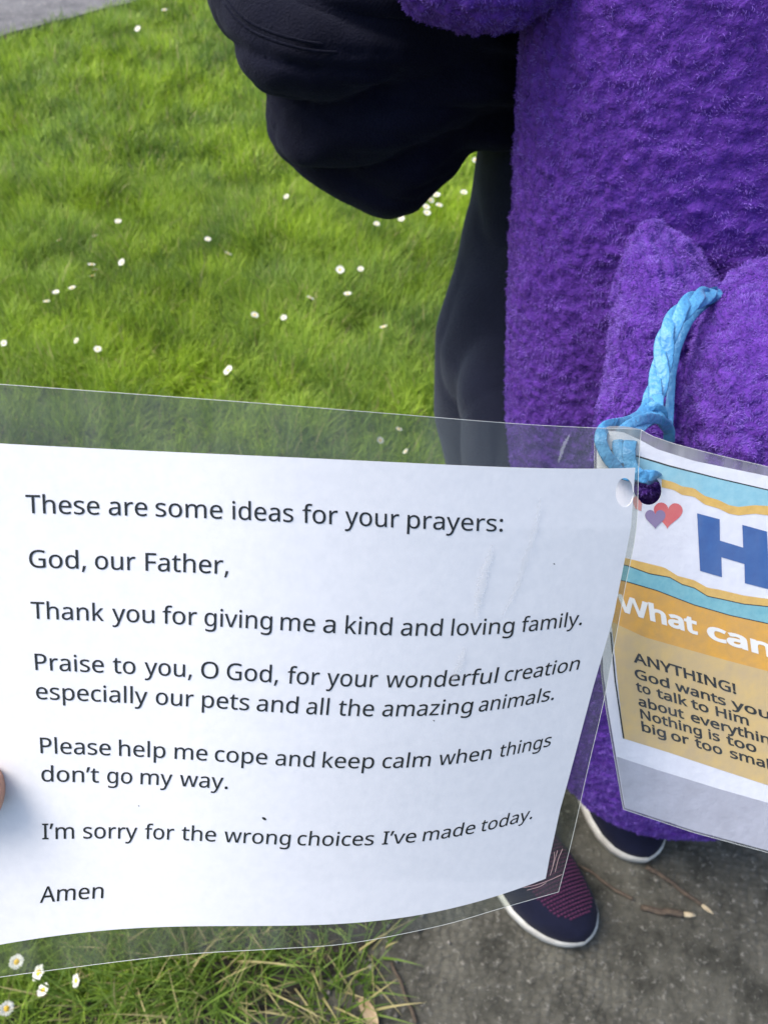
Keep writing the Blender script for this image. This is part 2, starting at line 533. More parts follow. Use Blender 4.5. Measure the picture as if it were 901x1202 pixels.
# bare earth ribbon along the paving edge
W = edge_pts(140)
tn = np.gradient(W, axis=0); tn /= np.linalg.norm(tn, axis=1, keepdims=True)
nn = np.stack([-tn[:, 1], tn[:, 0]], 1)
w3 = np.column_stack([W, np.zeros(len(W))])
cols = []
for f_ in np.linspace(-0.5, 1, 14):
    off = f_ * (0.085 + 0.04 * noise(w3, 9, 31))
    q = W + nn * off[:, None] if f_ > 0 else W + nn * (f_ * (0.045 + 0.03 * noise(w3, 22, 77)))[:, None]
    h = 0.004 * (1 - abs(f_)) + 0.003 * noise(np.column_stack([q, np.zeros(len(q))]), 60, 12) * (1 if -0.49 < f_ < 0.99 else 0) - (0.004 if f_ in (-0.5,) else 0) - (0.022 if f_ > 0.95 else 0)
    cols.append(np.column_stack([q, 0.0035 + h]))
V = np.vstack(cols)
n_ = len(W); m_ = len(cols)
jj, kk = np.meshgrid(np.arange(n_ - 1), np.arange(m_ - 1))
a_ = (kk * n_ + jj).ravel()
tag(mesh_np('bare_earth', V, np.stack([a_, a_ + 1, a_ + n_ + 1, a_ + n_], 1), M_EARTH), kind='structure')

# pebbles and crumbs on the edge
def crumbs():
    n = 2600
    t = RNG.random(n) * 0.55 + 0.12
    e = edge_pts(400)
    base = e[(t * 399).astype(int)]
    off = RNG.normal(0, 0.035, (n, 2))
    c = base + off
    s = 0.0008 + 0.0040 * RNG.random(n) ** 4
    ico = np.array([(0, 0, 1), (1, 0, 0), (0, 1, 0), (-1, 0, 0), (0, -1, 0), (0, 0, -1)], float)
    fc = np.array([(0, 1, 2), (0, 2, 3), (0, 3, 4), (0, 4, 1), (5, 2, 1), (5, 3, 2), (5, 4, 3), (5, 1, 4)])
    V = (ico[None] * (0.7 + 0.6 * RNG.random((n, 6, 1))) * s[:, None, None]) + np.concatenate([c, np.full((n, 1), 0.004)], 1)[:, None]
    F = (fc[None] + (np.arange(n) * 6)[:, None, None]).reshape(-1, 3)
    o = mesh_np('pebbles', V.reshape(-1, 3), F, mat_attr('pebble', 0.9), smooth=False)
    g = np.repeat(0.05 + 0.22 * RNG.random(n) ** 2, 6)
    vcol(o, np.stack([g, g * 0.95, g * 0.85], 1))
    tag(o, kind='stuff', label='small pebbles and crumbs of earth along the paving edge')
crumbs()

# ------------------------------------------------------------------ grass blades (uncountable)
def blades(root, ang, lean, length, width, segs=3, curve=1.0):
    n = len(root)
    dirx, diry = np.cos(ang), np.sin(ang)
    V = np.zeros((n, segs * 2 + 1, 3))
    ss = np.linspace(0, 1, segs + 1)
    px_, pz_ = np.zeros(n), np.zeros(n)
    th = lean * 0.35
    prev = root.copy()
    fa = ang + math.pi / 2 + RNG.normal(0, 0.7, n)
    wx, wy = np.cos(fa), np.sin(fa)
    for k in range(segs + 1):
        if k:
            th = lean * (0.35 + curve * 1.0 * ss[k])
            st = length / segs
            prev = prev + np.stack([dirx * np.sin(th) * st, diry * np.sin(th) * st, np.cos(th) * st], 1)
        w = width * (1 - ss[k] ** 1.6) * 0.5
        if k < segs:
            V[:, 2 * k] = prev + np.stack([wx * w, wy * w, 0 * w], 1)
            V[:, 2 * k + 1] = prev - np.stack([wx * w, wy * w, 0 * w], 1)
        else:
            V[:, 2 * segs] = prev
    V[..., 2] = np.maximum(V[..., 2], root[:, None, 2] + 0.002)
    m = segs * 2 + 1
    b = (np.arange(n) * m)[:, None]
    q = [np.concatenate([b + 2 * k, b + 2 * k + 1, b + 2 * k + 3, b + 2 * k + 2], 1) for k in range(segs - 1)]
    t = np.concatenate([b + 2 * segs - 2, b + 2 * segs - 1, b + 2 * segs], 1)
    return V.reshape(-1, 3), ([np.vstack(q)] if q else []) + [t], m


def lawn():
    def field(n, y0, y1):
        y = y0 + (y1 - y0) * RNG.random(n)
        dd = 0.95 * 0.766 + y * 0.643
        half = dd * 0.56 + 0.22
        # keep uniform density in x by rejection against the widest row
        x = (RNG.random(n) * 2 - 1) * (0.95 * 0.766 + y1 * 0.643) * 0.62
        k = np.abs(x) < half
        k &= x < 0.55 + y * 0.0 + 0.2 * y
        x, y = x[k], y[k]
        p3 = np.stack([x, y, 0 * x], 1)
        side = paving_side(x, y)
        k = side < -0.03 + 0.03 * noise(p3, 22, 8)
        pd = (p3[:, :2] - PATH_A) @ PATH_N
        k &= pd < 0.015 + 0.03 * noise(p3, 12, 4)
        # thin out near the earth edge
        near = np.clip(-side / 0.10, 0.12, 1)
        k &= RNG.random(len(x)) < near
        return p3[k], side[k]
    parts = []
    for n, y0, y1, wd, seg, ln in ((150000, -0.08, 0.75, 0.0022, 3, 0.050), (260000, 0.75, 1.9, 0.0027, 3, 0.043), (290000, 1.9, 3.9, 0.0042, 2, 0.042)):
        p, side = field(n, y0, y1)
        m = len(p)
        cl = fbm(p, 9, 3, 21)
        cl2 = fbm(p, 28, 2, 41)
        flow = fbm(p, 5, 2, 55) * 3.3 + fbm(p, 24, 2, 5) * 2.6
        ang = flow + RNG.normal(0, 1.3, m) + 1.0
        length = ln * (0.55 + 0.75 * RNG.random(m)) * (1.0 + 0.95 * cl + 0.6 * cl2)
        length = np.clip(length, 0.010, 0.11)
        lean = np.clip(0.75 + 0.35 * RNG.normal(0, 1, m) + 0.45 * cl2, 0.05, 1.5)
        root = p.copy(); root[:, 2] = -0.022
        width = wd * (0.6 + 0.8 * RNG.random(m))
        V, F, k = blades(root, ang, lean, length + 0.018, width, seg)
        tone = np.clip(0.5 + 0.55 * fbm(p, 3.2, 3, 91) + 0.65 * fbm(p, 17, 2, 71) + 0.22 * RNG.normal(0, 1, m), 0, 1)[:, None]
        A = np.array([0.065, 0.140, 0.012]); B = np.array([0.40, 0.56, 0.045])
        col = A + (B - A) * tone
        cool = np.clip(0.5 + 1.3 * fbm(p, 6, 2, 117), 0, 1)[:, None] * 0.35
        col = col * (1 - cool) + cool * np.array([0.17, 0.28, 0.085])
        dry = RNG.random(m) < 0.035 + 0.05 * np.clip(fbm(p, 7, 2, 191), 0, 1)
        col[dry] = np.array([0.40, 0.36, 0.16]) * (0.6 + 0.6 * RNG.random((dry.sum(), 1)))
        parts.append((V, F, np.repeat(col, k, axis=0)))
    V, F = join_geo([(v, f) for v, f, c in parts])
    o = mesh_np('lawn_grass', V, F, M_BLADE)
    vcol(o, np.vstack([c for v, f, c in parts]))
    tag(o, kind='stuff', label='bright green lawn grass in soft tufts beside the path')
lawn()


def tuft(name, px, py, n, ln, spread, label, seed, bias=0.0):
    r = np.random.default_rng(seed)
    c = G(px, py, 0)
    ang = r.random(n) * 6.283
    rad = spread * r.random(n) ** 0.6
    root = np.stack([c[0] + np.cos(ang) * rad, c[1] + np.sin(ang) * rad, np.full(n, -0.006)], 1)
    ang2 = ang + r.normal(0, 1.3, n) + bias
    V, F, k = blades(root, ang2, np.clip(r.normal(0.85, 0.4, n), 0.05, 1.6), ln * (0.5 + 0.7 * r.random(n)), 0.0024 * (0.6 + 0.7 * r.random(n)), 6)
    o = mesh_np(name, V, F, M_BLADE)
    t = r.random((n, 1))
    col = np.array([0.07, 0.14, 0.018]) * (1 - t) + np.array([0.19, 0.29, 0.05]) * t
    dry = r.random(n) < 0.2
    col[dry] = np.array([0.42, 0.37, 0.17])
    vcol(o, np.repeat(col, k, axis=0))
    tag(o, label, 'grass tuft', 'long grass tufts at the paving edge')


tuft('grass_tuft', 392, 1178, 190, 0.075, 0.042, 'spiky tuft of long grass on the earth, rightmost below the prayer card', 3)
tuft('grass_tuft', 270, 1130, 190, 0.10, 0.045, 'long arching grass tuft peeping out just under the middle of the prayer card', 4)
tuft('grass_tuft', 215, 1165, 260, 0.10, 0.06, 'dense tangle of long grass between the daisies and the bare earth', 5)
tuft('grass_tuft', 120, 1190, 260, 0.09, 0.06, 'thick low grass clump at the bottom edge beside the daisy cluster', 6)
tuft('grass_tuft', 330, 1150, 90, 0.07, 0.04, 'thin sparse grass tuft on bare earth between two fuller tufts', 8)
tuft('grass_tuft', 425, 1110, 34, 0.085, 0.03, 'few long stray grass blades leaning out over the paving near the shoe', 9, 0.0)

# ------------------------------------------------------------------ daisies
def daisy_master():
    t = thing('daisy', (0, 0, 0), 'white daisy', 'daisy')
    V, F = [], []
    n = 16
    for k in range(n):
        a = 2 * math.pi * k / n + random.uniform(-.08, .08)
        L0 = random.uniform(.85, 1.0)
        ca, sa = math.cos(a), math.sin(a)
        b = len(V)
        zz = random.uniform(0.0, 0.12)
        for r_, w_, z_ in ((0.22, .07, 0), (0.6, .16, .10 + zz), (0.9, .12, .12 + zz), (1.0, .03, .08 + zz)):
            r_ *= L0
            V += [(r_ * ca - w_ * sa, r_ * sa + w_ * ca, z_), (r_ * ca + w_ * sa, r_ * sa - w_ * ca, z_)]
        for q in range(3):
            F.append((b + 2 * q, b + 2 * q + 1, b + 2 * q + 3, b + 2 * q + 2))
    mesh_np('petals', V, F, M_PETAL, t)
    bm = bmesh.new()
    bmesh.ops.create_uvsphere(bm, u_segments=12, v_segments=6, radius=0.36)
    for v in bm.verts: v.co.z = v.co.z * 0.5 + 0.06
    me = bpy.data.meshes.new('flower_centre'); bm.to_mesh(me); bm.free(); me.materials.append(M_DCENT)
    o = bpy.data.objects.new('flower_centre', me); COL.objects.link(o); o.parent = t
    V, F = strand(np.array([(0, 0, 0.02), (0.1, 0.05, -0.8), (0.05, 0, -1.8), (0, 0, -3.0)]), .08, .08, 6, False)
    mesh_np('stem', V, F, M_STEM, t)
    return t


DA = [
 (162, 34, 9, 'tiny far daisy near the tarmac path, left of the navy sleeve'), (193, 12, 8, 'farthest daisy, at the top of the lawn close to the path'),
 (139, 260, 9, 'upper daisy of the loose row across the left lawn'), (112, 277, 8, 'small daisy just left below the upper row daisy on the left lawn'),
 (70, 282, 9, 'leftmost daisy of the upper loose row on the left lawn'), (108, 311, 11, 'top daisy of the tight trio on the left lawn'),
 (112, 317, 9, 'middle daisy of the tight trio on the left lawn'), (109, 324, 10, 'lowest daisy of the tight trio on the left lawn'),
 (143, 308, 10, 'single daisy right of the tight trio on the left lawn'), (85, 338, 10, 'right end of the three spaced daisies below the trio'),
 (66, 343, 9, 'middle one of the three spaced daisies below the trio'), (55, 354, 9, 'left end of the three spaced daisies below the trio'),
 (244, 281, 9, 'half hidden daisy in mid lawn, above a rounder one'), (268, 298, 10, 'round daisy alone in mid lawn below the half hidden one'),
 (336, 231, 8, 'faint daisy in the lawn left below the hanging sleeve'), (364, 350, 11, 'left daisy of the small triangle in mid lawn'),
 (399, 317, 12, 'large top daisy of the small triangle in mid lawn'), (423, 316, 9, 'flat daisy right beside the large triangle daisy'),
 (408, 345, 11, 'right daisy of the small triangle in mid lawn'), (299, 370, 11, 'bright daisy left below the triangle in mid lawn'),
 (333, 373, 9, 'dim daisy between two bright ones in mid lawn'), (450, 384, 11, 'daisy left of the knee of the dark trousers'),
 (268, 435, 15, 'large bright daisy just above the card film edge'), (90, 400, 9, 'upper left one of two pale daisies low on the left lawn'),
 (115, 410, 10, 'lower right one of two pale daisies low on the left lawn'), (5, 403, 9, 'daisy cut by the left side of the photo'),
 (442, 263, 9, 'daisy under the elbow of the navy sleeve'), (471, 257, 9, 'daisy touching the tip of the navy elbow'),
 (512, 229, 11, 'top daisy of the cluster between elbow and leg'), (505, 235, 10, 'second daisy of the cluster between elbow and leg'),
 (515, 241, 10, 'right daisy of the cluster between elbow and leg'), (500, 243, 10, 'left daisy of the cluster between elbow and leg'),
 (501, 250, 10, 'lowest daisy of the cluster between elbow and leg'), (544, 226, 10, 'daisy right against the edge of the dark trouser leg'),
 (557, 188, 7, 'small daisy in the notch where sleeve meets leg'),
 (446, 517, 10, 'left daisy behind the clear top margin of the card'), (468, 504, 10, 'top daisy behind the clear top margin of the card'),
 (476, 530, 9, 'low right daisy behind the clear top margin of the card'),
 (20, 1129, 19, 'large half closed daisy behind the clear bottom margin of the card'), (46, 1142, 21, 'biggest daisy, crossing the lower film edge of the card'),
 (51, 1162, 17, 'half closed daisy just below the biggest one at bottom left'), (90, 1151, 17, 'rightmost yellowish daisy of the bottom left cluster'),
 (8, 1184, 19, 'lowest daisy in the bottom left corner'),
]
master = daisy_master()
mchildren = list(master.children)
for i, (px, py, dia, lab) in enumerate(DA):
    zt = 0.038 if py < 1000 else 0.035
    g = G(px, py, zt)
    dist = np.linalg.norm(g - C0)
    dep = (g - C0) @ FW
    r = max(0.5 * dia / FPX * dep * 0.95, 0.005)
    if i == 0:
        o, ch = master, mchildren
    else:
        o = master.copy(); COL.objects.link(o)
        for c in mchildren:
            cc = c.copy(); COL.objects.link(cc); cc.parent = o
    o.location = [float(v) for v in g]
    o.scale = (r, r, r)
    tilt = 0.35
    o.rotation_euler = (random.uniform(-tilt, tilt) + 0.35, random.uniform(-tilt, tilt), random.uniform(0, 6))
    tag(o, lab, 'daisy', 'white daisies scattered in the lawn')

# ------------------------------------------------------------------ purple fleece toy
def fleece_disp(V, F, amp=0.0018, fq=1.0):
    N = normals(V, F)
    n1 = np.abs(noise(V, 135 * fq, 1)) * 2.0 + np.abs(noise(V, 230 * fq, 2)) * 1.1 - 1.0
    n2 = fbm(V, 45, 2, 3)
    n3 = fbm(V, 11, 2, 9)
    return V + N * (amp * (n1 + 0.35 * n2) + 0.0018 * n3)[:, None]


def fibres(V, F, density, length, seed, keep=None):
    r = np.random.default_rng(seed)
    tri = np.vstack([f if f.shape[1] == 3 else np.vstack([f[:, [0, 1, 2]], f[:, [0, 2, 3]]]) for f in F])
    a, b, c = V[tri[:, 0]], V[tri[:, 1]], V[tri[:, 2]]
    cr = np.cross(b - a, c - a)
    ar = 0.5 * np.linalg.norm(cr, axis=1)
    fn = cr / (2 * ar[:, None] + 1e-12)
    ctr = (a + b + c) / 3
    w = ar.copy()
    if keep is not None: w = w * keep(ctr, fn)
    n = int(w.sum() * density)
    idx = r.choice(len(w), n, p=w / w.sum())
    u, v = r.random(n), r.random(n)
    fl = u + v > 1
    u[fl], v[fl] = 1 - u[fl], 1 - v[fl]
    p = a[idx] + (b - a)[idx] * u[:, None] + (c - a)[idx] * v[:, None]
    nr = fn[idx]
    dep = (p - C0) @ FW
    # swirl direction field -> matted curls
    sw = np.stack([noise(p, 150, seed + k) for k in range(3)], 1) * 1.5 + np.stack([noise(p, 60, seed + 7 + k) for k in range(3)], 1)
    t = sw + r.normal(0, 0.45, (n, 3))
    t -= nr * (t * nr).sum(1, keepdims=True)
    t /= np.linalg.norm(t, axis=1, keepdims=True) + 1e-9
    b2 = np.cross(nr, t)
    L = length * (0.6 + 0.8 * r.random(n))
    cu = r.normal(0, 0.7, n)
    wd = (0.00013 + 0.00010 * r.random(n)) * np.clip(dep / 0.42, 0.8, 1.8)
    W = np.cross(t, nr * 0.8 + b2 * 0.6 * r.normal(0, 1, (n, 1)))
    W /= np.linalg.norm(W, axis=1, keepdims=True) + 1e-9
    p1 = p + nr * (L * 0.42)[:, None] + t * (L * 0.25)[:, None]
    p2 = p1 + nr * (L * 0.10)[:, None] + t * (L * 0.38)[:, None] + b2 * (L * 0.25 * cu)[:, None]
    V2 = np.stack([p - W * wd[:, None], p + W * wd[:, None], p1 - W * wd[:, None], p1 + W * wd[:, None], p2 - W * wd[:, None] * 0.3, p2 + W * wd[:, None] * 0.3], 1).reshape(-1, 3)
    bb = (np.arange(n) * 6)[:, None]
    F2 = np.vstack([np.concatenate([bb, bb + 1, bb + 3, bb + 2], 1), np.concatenate([bb + 2, bb + 3, bb + 5, bb + 4], 1)])
    tone = np.clip(0.5 + 0.33 * noise(p, 170, seed + 3) + 0.13 * r.normal(0, 1, n), 0, 1)[:, None]
    A = np.array([0.080, 0.036, 0.27]); B = np.array([0.245, 0.145, 0.57])
    return V2, F2, np.repeat(A + (B - A) * tone, 6, axis=0)


toy = thing('soft_toy', (0.29, 0.38, 0.07), 'large purple fleece soft toy held upright in front of navy clothes, ribbon on its paw', 'soft toy')
# body
zk = np.array([0.072, 0.078, 0.09, 0.11, 0.15, 0.25, 0.4, 0.5, 0.65, 0.8, 0.95, 1.1, 1.2, 1.27, 1.31])
ak = np.array([0.002, 0.070, 0.105, 0.125, 0.145, 0.170, 0.186, 0.1915, 0.2035, 0.2105, 0.21, 0.19, 0.15, 0.09, 0.002])
ff = np.array([0.330, 0.276, 0.262, 0.256, 0.260, 0.285, 0.315, 0.335, 0.368, 0.400, 0.43, 0.47, 0.50, 0.54, 0.60])
bk = np.array([0.002, 0.04, 0.06, 0.07, 0.08, 0.09, 0.095, 0.10, 0.10, 0.10, 0.10, 0.10, 0.09, 0.06, 0.002])
zz = np.concatenate([np.linspace(0.072, 0.12, 30, endpoint=False), np.linspace(0.12, 0.95, 480, endpoint=False), np.linspace(0.95, 1.31, 50)])
A_, B_, F_ = (np.interp(zz, zk, k) for k in (ak, bk, ff))
ker = np.ones(13) / 13
def sm(v):
    w = np.convolve(np.pad(v, 6, mode='edge'), ker, mode='valid'); w[:14] = v[:14]; return w
A_, B_, F_ = sm(A_), sm(B_), sm(F_)
rows = [(0.29 + 0.05 * max(0, 1 - (zz[k] - 0.072) / 0.25) ** 1.5, F_[k] + B_[k], zz[k], A_[k], B_[k]) for k in range(len(zz))]
Vb, Fb = loft(rows, 380, pw=2.25)
Vb = fleece_disp(Vb, Fb, 0.0014, 1.2)
mesh_np('body', Vb, Fb, M_PURPLE, toy)
th1 = pillow([(748, 264), (761, 258), (775, 262), (796, 273), (817, 292), (836, 322), (842, 350), (836, 400), (830, 470), (820, 560), (770, 590), (712, 580), (698, 545), (700, 490), (712, 440), (716, 400), (719, 350), (727, 312), (738, 282)], (768, 420), 0.415, 0.045, 0.04, 300, 110, 2.2, slope=(0.0, -0.00010))
Vt = fleece_disp(*th1); Ft = th1[1]
mesh_np('paw', Vt, Ft, M_PURPLE, toy)['label'] = 'narrow upright purple paw lobe left of the blue ribbon'
th2 = pillow([(905, 302), (866, 316), (838, 342), (812, 378), (797, 415), (790, 460), (787, 520), (800, 600), (850, 680), (960, 700), (1060, 640), (1100, 480), (1060, 350), (980, 300)], (930, 490), 0.40, 0.066, 0.05, 340, 110, 2.2)
Vp = fleece_disp(*th2); Fp = th2[1]
mesh_np('paw', Vp, Fp, M_PURPLE, toy)['label'] = 'big round purple paw lobe right of the blue ribbon'
th3 = pillow([(440, -60), (452, -20), (478, 8), (520, 27), (560, 33), (602, 30), (640, 15), (700, -20), (700, -120), (560, -160), (460, -130)], (570, -60), 0.42, 0.05, 0.06, 220, 70, 2.2)
Va = fleece_disp(*th3); Fa = th3[1]
mesh_np('arm', Va, Fa, M_PURPLE, toy)
front = lambda c, n: ((n[:, 1] < 0.35) & (c[:, 2] < 1.0) & (c[:, 2] > 0.05)).astype(float)
vis = lambda c, n: (((C0 - c) * n).sum(1) > -0.012).astype(float)
fi = [fibres(Vb, Fb, 420000, 0.0021, 10, front), fibres(Vt, Ft, 1600000, 0.0016, 20, vis), fibres(Vp, Fp, 1600000, 0.0016, 30, vis), fibres(Va, Fa, 800000, 0.0018, 40, vis)]
Vf, Ff = join_geo([(v, [f]) for v, f, c in fi])
fo = mesh_np('fleece_pile', Vf, Ff, M_FIBRE, toy, smooth=False)
vcol(fo, np.vstack([c for v, f, c in fi]))
fo['kind'] = 'stuff'
print('fibres', sum(len(f) // 2 for v, f, c in fi))

# ------------------------------------------------------------------ person in navy
person = thing('person', (0.25, 0.5, 0), 'person in navy sweatshirt, charcoal trousers and navy knit trainers standing behind the purple toy', 'person')


def fingers(verts, edges, rad, wi, palm, d, side, up, L=0.03, curl=0.5):
    """five finger chains rooted in the palm vertex index"""
    for k, f in enumerate((0.9, 1.0, 0.95, 0.75)):
        o = palm + side * (0.024 - 0.016 * k)
        prev = wi
        q = o.copy(); dd = d.copy()
        for s in range(4):
            verts.append(q.copy()); edges.append((prev, len(verts) - 1)); rad.append(0.0085 - 0.0009 * s)
            prev = len(verts) - 1
            dd = dd - up * curl * 0.55; dd = dd / np.linalg.norm(dd)
            q = q + dd * L * f * (1 - 0.12 * s)
    return


def skinned(name, verts, edges, rad, material, parent, root=0, sub=2):
    me = bpy.data.meshes.new(name)
    me.from_pydata([tuple(map(float, v)) for v in verts], edges, [])
    o = bpy.data.objects.new(name, me); COL.objects.link(o)
    o.modifiers.new('skin', 'SKIN')
    if not me.skin_vertices: me.skin_vertices.new()
    for k, sv in enumerate(me.skin_vertices[0].data):
        sv.radius = (rad[k], rad[k]) if not isinstance(rad[k], tuple) else rad[k]
        sv.use_root = k == root
    s = o.modifiers.new('sub', 'SUBSURF'); s.levels = sub; s.render_levels = sub
    dg = bpy.context.evaluated_depsgraph_get()
    dg.update()
    m2 = bpy.data.meshes.new_from_object(o.evaluated_get(dg))
    bpy.data.objects.remove(o)
    m2.name = name
    m2.polygons.foreach_set('use_smooth', np.ones(len(m2.polygons), bool))
    m2.materials.clear(); m2.materials.append(material)
    o = bpy.data.objects.new(name, m2); COL.objects.link(o)
    o.parent = parent; o.matrix_parent_inverse = parent.matrix_world.inverted()
    return o


vb = [(.26, .68, .74), (.26, .70, .95), (.26, .70, 1.12), (.26, .69, 1.22), (.26, .66, 1.30), (.26, .66, 1.38),
      (.18, .66, .70), (.165, .60, .42), (.165, .46, .07), (.36, .66, .70), (.36, .60, .42), (.34, .50, .07),
      (.12, .70, 1.10), (-.02, .58, .82), (.14, .62, .80), (.42, .70, 1.10), (.52, .60, .84), (.44, .58, .80)]
eb = [(0, 1), (1, 2), (2, 3), (3, 4), (4, 5), (0, 6), (6, 7), (7, 8), (0, 9), (9, 10), (10, 11), (2, 12), (12, 13), (13, 14), (2, 15), (15, 16), (16, 17)]
rb = [.10, .10, .10, .045, .075, .07, .06, .045, .03, .06, .045, .03, .045, .032, .022, .045, .032, .022]
vb = [np.array(v) for v in vb]
fingers(vb, eb, rb, 14, vb[14] + np.array([.04, 0, 0]), np.array([1.0, 0, 0]), np.array([0, 0, 1.0]), np.array([0, 1.0, 0]), 0.02, 0.1)
fingers(vb, eb, rb, 17, vb[17] + np.array([-.04, 0, 0]), np.array([-1.0, 0, 0]), np.array([0, 0, 1.0]), np.array([0, 1.0, 0]), 0.02, 0.1)
skinned('body', vb, eb, rb, M_SKIN, person)
Vh, Fh = loft([(.26, .68, 1.33, .085, .09), (.26, .68, 1.38, .095, .10), (.26, .68, 1.43, .085, .09), (.26, .68, 1.475, .04, .05)], 24)
mesh_np('hair', Vh, Fh, M_HAIR, person)


def remeshed(name, geos, voxel, material, parent, smooth_it=4, fold=None, subdiv=0):
    V, F = join_geo(geos)
    o = mesh_np(name, V, F, material)
    r = o.modifiers.new('r', 'REMESH'); r.mode = 'VOXEL'; r.voxel_size = voxel
    s = o.modifiers.new('s', 'SMOOTH'); s.iterations = smooth_it; s.factor = 0.6
    dg = bpy.context.evaluated_depsgraph_get(); dg.update()
    m2 = bpy.data.meshes.new_from_object(o.evaluated_get(dg))
    bpy.data.objects.remove(o)
    nv = len(m2.vertices)
    co = np.zeros(nv * 3, np.float32); m2.vertices.foreach_get('co', co); co = co.reshape(-1, 3).astype(float)
    no = np.zeros(nv * 3, np.float32); m2.vertices.foreach_get('normal', no); no = no.reshape(-1, 3)
    if fold: co = co + no * fold(co)[:, None]
    m2.vertices.foreach_set('co', co.astype(np.float32).ravel())
    m2.name = name
    m2.polygons.foreach_set('use_smooth', np.ones(len(m2.polygons), bool))
    m2.materials.clear(); m2.materials.append(material)
    m2.update()
    o = bpy.data.objects.new(name, m2); COL.objects.link(o)
    o.parent = parent; o.matrix_parent_inverse = parent.matrix_world.inverted()
    return o


def folds(co):
    k = co @ np.array([[0.35, 0, 0.2], [0, .4, 0], [0.9, 0, 1.5]])
    rid = -0.0045 * (1 - np.abs(noise(k, 20, 61))) ** 5 - 0.002 * (1 - np.abs(noise(k, 43, 67))) ** 5
    q = co.copy(); q[:, 2] *= 0.5
    return rid + 0.0035 * fbm(co @ np.array([[0.5, 0, 0], [0, .5, 0], [0.8, 0, 1.6]]), 22, 2, 6) + 0.0012 * fbm(co, 60, 2, 8)


# jacket: torso and the big drooping sleeve in overlapping folds
slA = pillow([(215, -120), (228, -45), (240, 0), (251, 28), (262, 52), (278, 80), (303, 108), (335, 120), (372, 124), (420, 118), (480, 100), (560, 80), (640, 60), (660, -60), (600, -170), (400, -210)], (430, -40), 0.50, 0.055, 0.05, 140, 30, 2.4, slope=(0.0001, -0.00006))
slA2 = pillow([(225, -120), (232, -50), (238, -12), (262, 16), (290, 38), (335, 57), (390, 64), (450, 58), (520, 40), (600, 10), (600, -160), (400, -200)], (420, -60), 0.488, 0.055, 0.05, 140, 30, 2.6)
slB = pillow([(280, 60), (300, 100), (303, 125), (307, 152), (322, 178), (345, 199), (372, 200), (420, 196), (470, 185), (520, 168), (575, 142), (640, 110), (650, 60), (560, 20), (400, 20)], (460, 110), 0.535, 0.048, 0.05, 140, 30, 2.4)
slC = pillow([(318, 170), (345, 200), (372, 219), (402, 236), (436, 250), (452, 255.5), (462, 256.5), (472, 254), (488, 247), (505, 232), (530, 209), (556, 182), (575, 181), (660, 178), (680, 120), (600, 60), (420, 100), (340, 130)], (500, 150), 0.575, 0.048, 0.05, 140, 30, 2.2)
torso = loft([(.26, .68, .62, .16, .10), (.26, .68, .75, .165, .105), (.26, .69, .95, .17, .11), (.26, .70, 1.08, .19, .10), (.26, .70, 1.16, .14, .08), (.26, .69, 1.21, .06, .06)], 48)
ua = strand(np.array([(.10, .70, 1.11), (.03, .66, 1.0), (-.03, .60, .90), (-.03, .57, .84)]), .055, .055, 16, False)
ra = strand(np.array([(.42, .70, 1.11), (.50, .66, .98), (.54, .60, .86), (.46, .58, .80)]), .055, .05, 16, False)
jacket = remeshed('sweatshirt', [slA, slB, slC, torso, ua, ra], 0.003, M_NAVY, person, 1, folds)
slR = remeshed('sleeve_cuff_fold', [slA2], 0.003, M_NAVY, person, 2, folds)
# stitched double hem seam of the sweatshirt
for off in (0, 9):
    V, F = tube([(262, -6 + off, .437), (276, 12 + off, .436), (296, 28 + off, .436), (330, 42 + off, .437), (370, 51 + off, .442), (410, 53 + off, .450)], 0.0009, 0.0007, 8, 60)
    mesh_np('seam', V, F, M_NAVY, person)

# trousers
legR = loft([(.178, .46, .075, .055, .06), (.170, .47, .13, .060, .065), (.165, .50, .25, .073, .075), (.158, .535, .36, .088, .085), (.148, .555, .44, .097, .095), (.146, .57, .52, .099, .10), (.158, .60, .60, .094, .10), (.175, .63, .68, .098, .11), (.19, .66, .76, .10, .11)], 48)
legL = loft([(.34, .51, .075, .055, .06), (.345, .52, .2, .07, .07), (.355, .56, .42, .09, .09), (.345, .60, .6, .09, .10), (.33, .66, .76, .10, .11)], 48)
knee = pillow([(588, 362), (566, 384), (548, 415), (537, 450), (534, 490), (540, 560), (570, 640), (640, 650), (690, 520), (670, 400), (630, 360)], (612, 490), 0.655, 0.05, 0.05, 80, 24, 2.6)
remeshed('trousers', [legR, legL, knee], 0.005, M_TROUSER, person, 3, lambda c: 0.005 * fbm(c, 12, 2, 4) - 0.004 * (1 - np.abs(noise(c @ np.array([[1, 0, .3], [0, 1, 0], [.5, 0, .6]]), 13, 31))) ** 6)


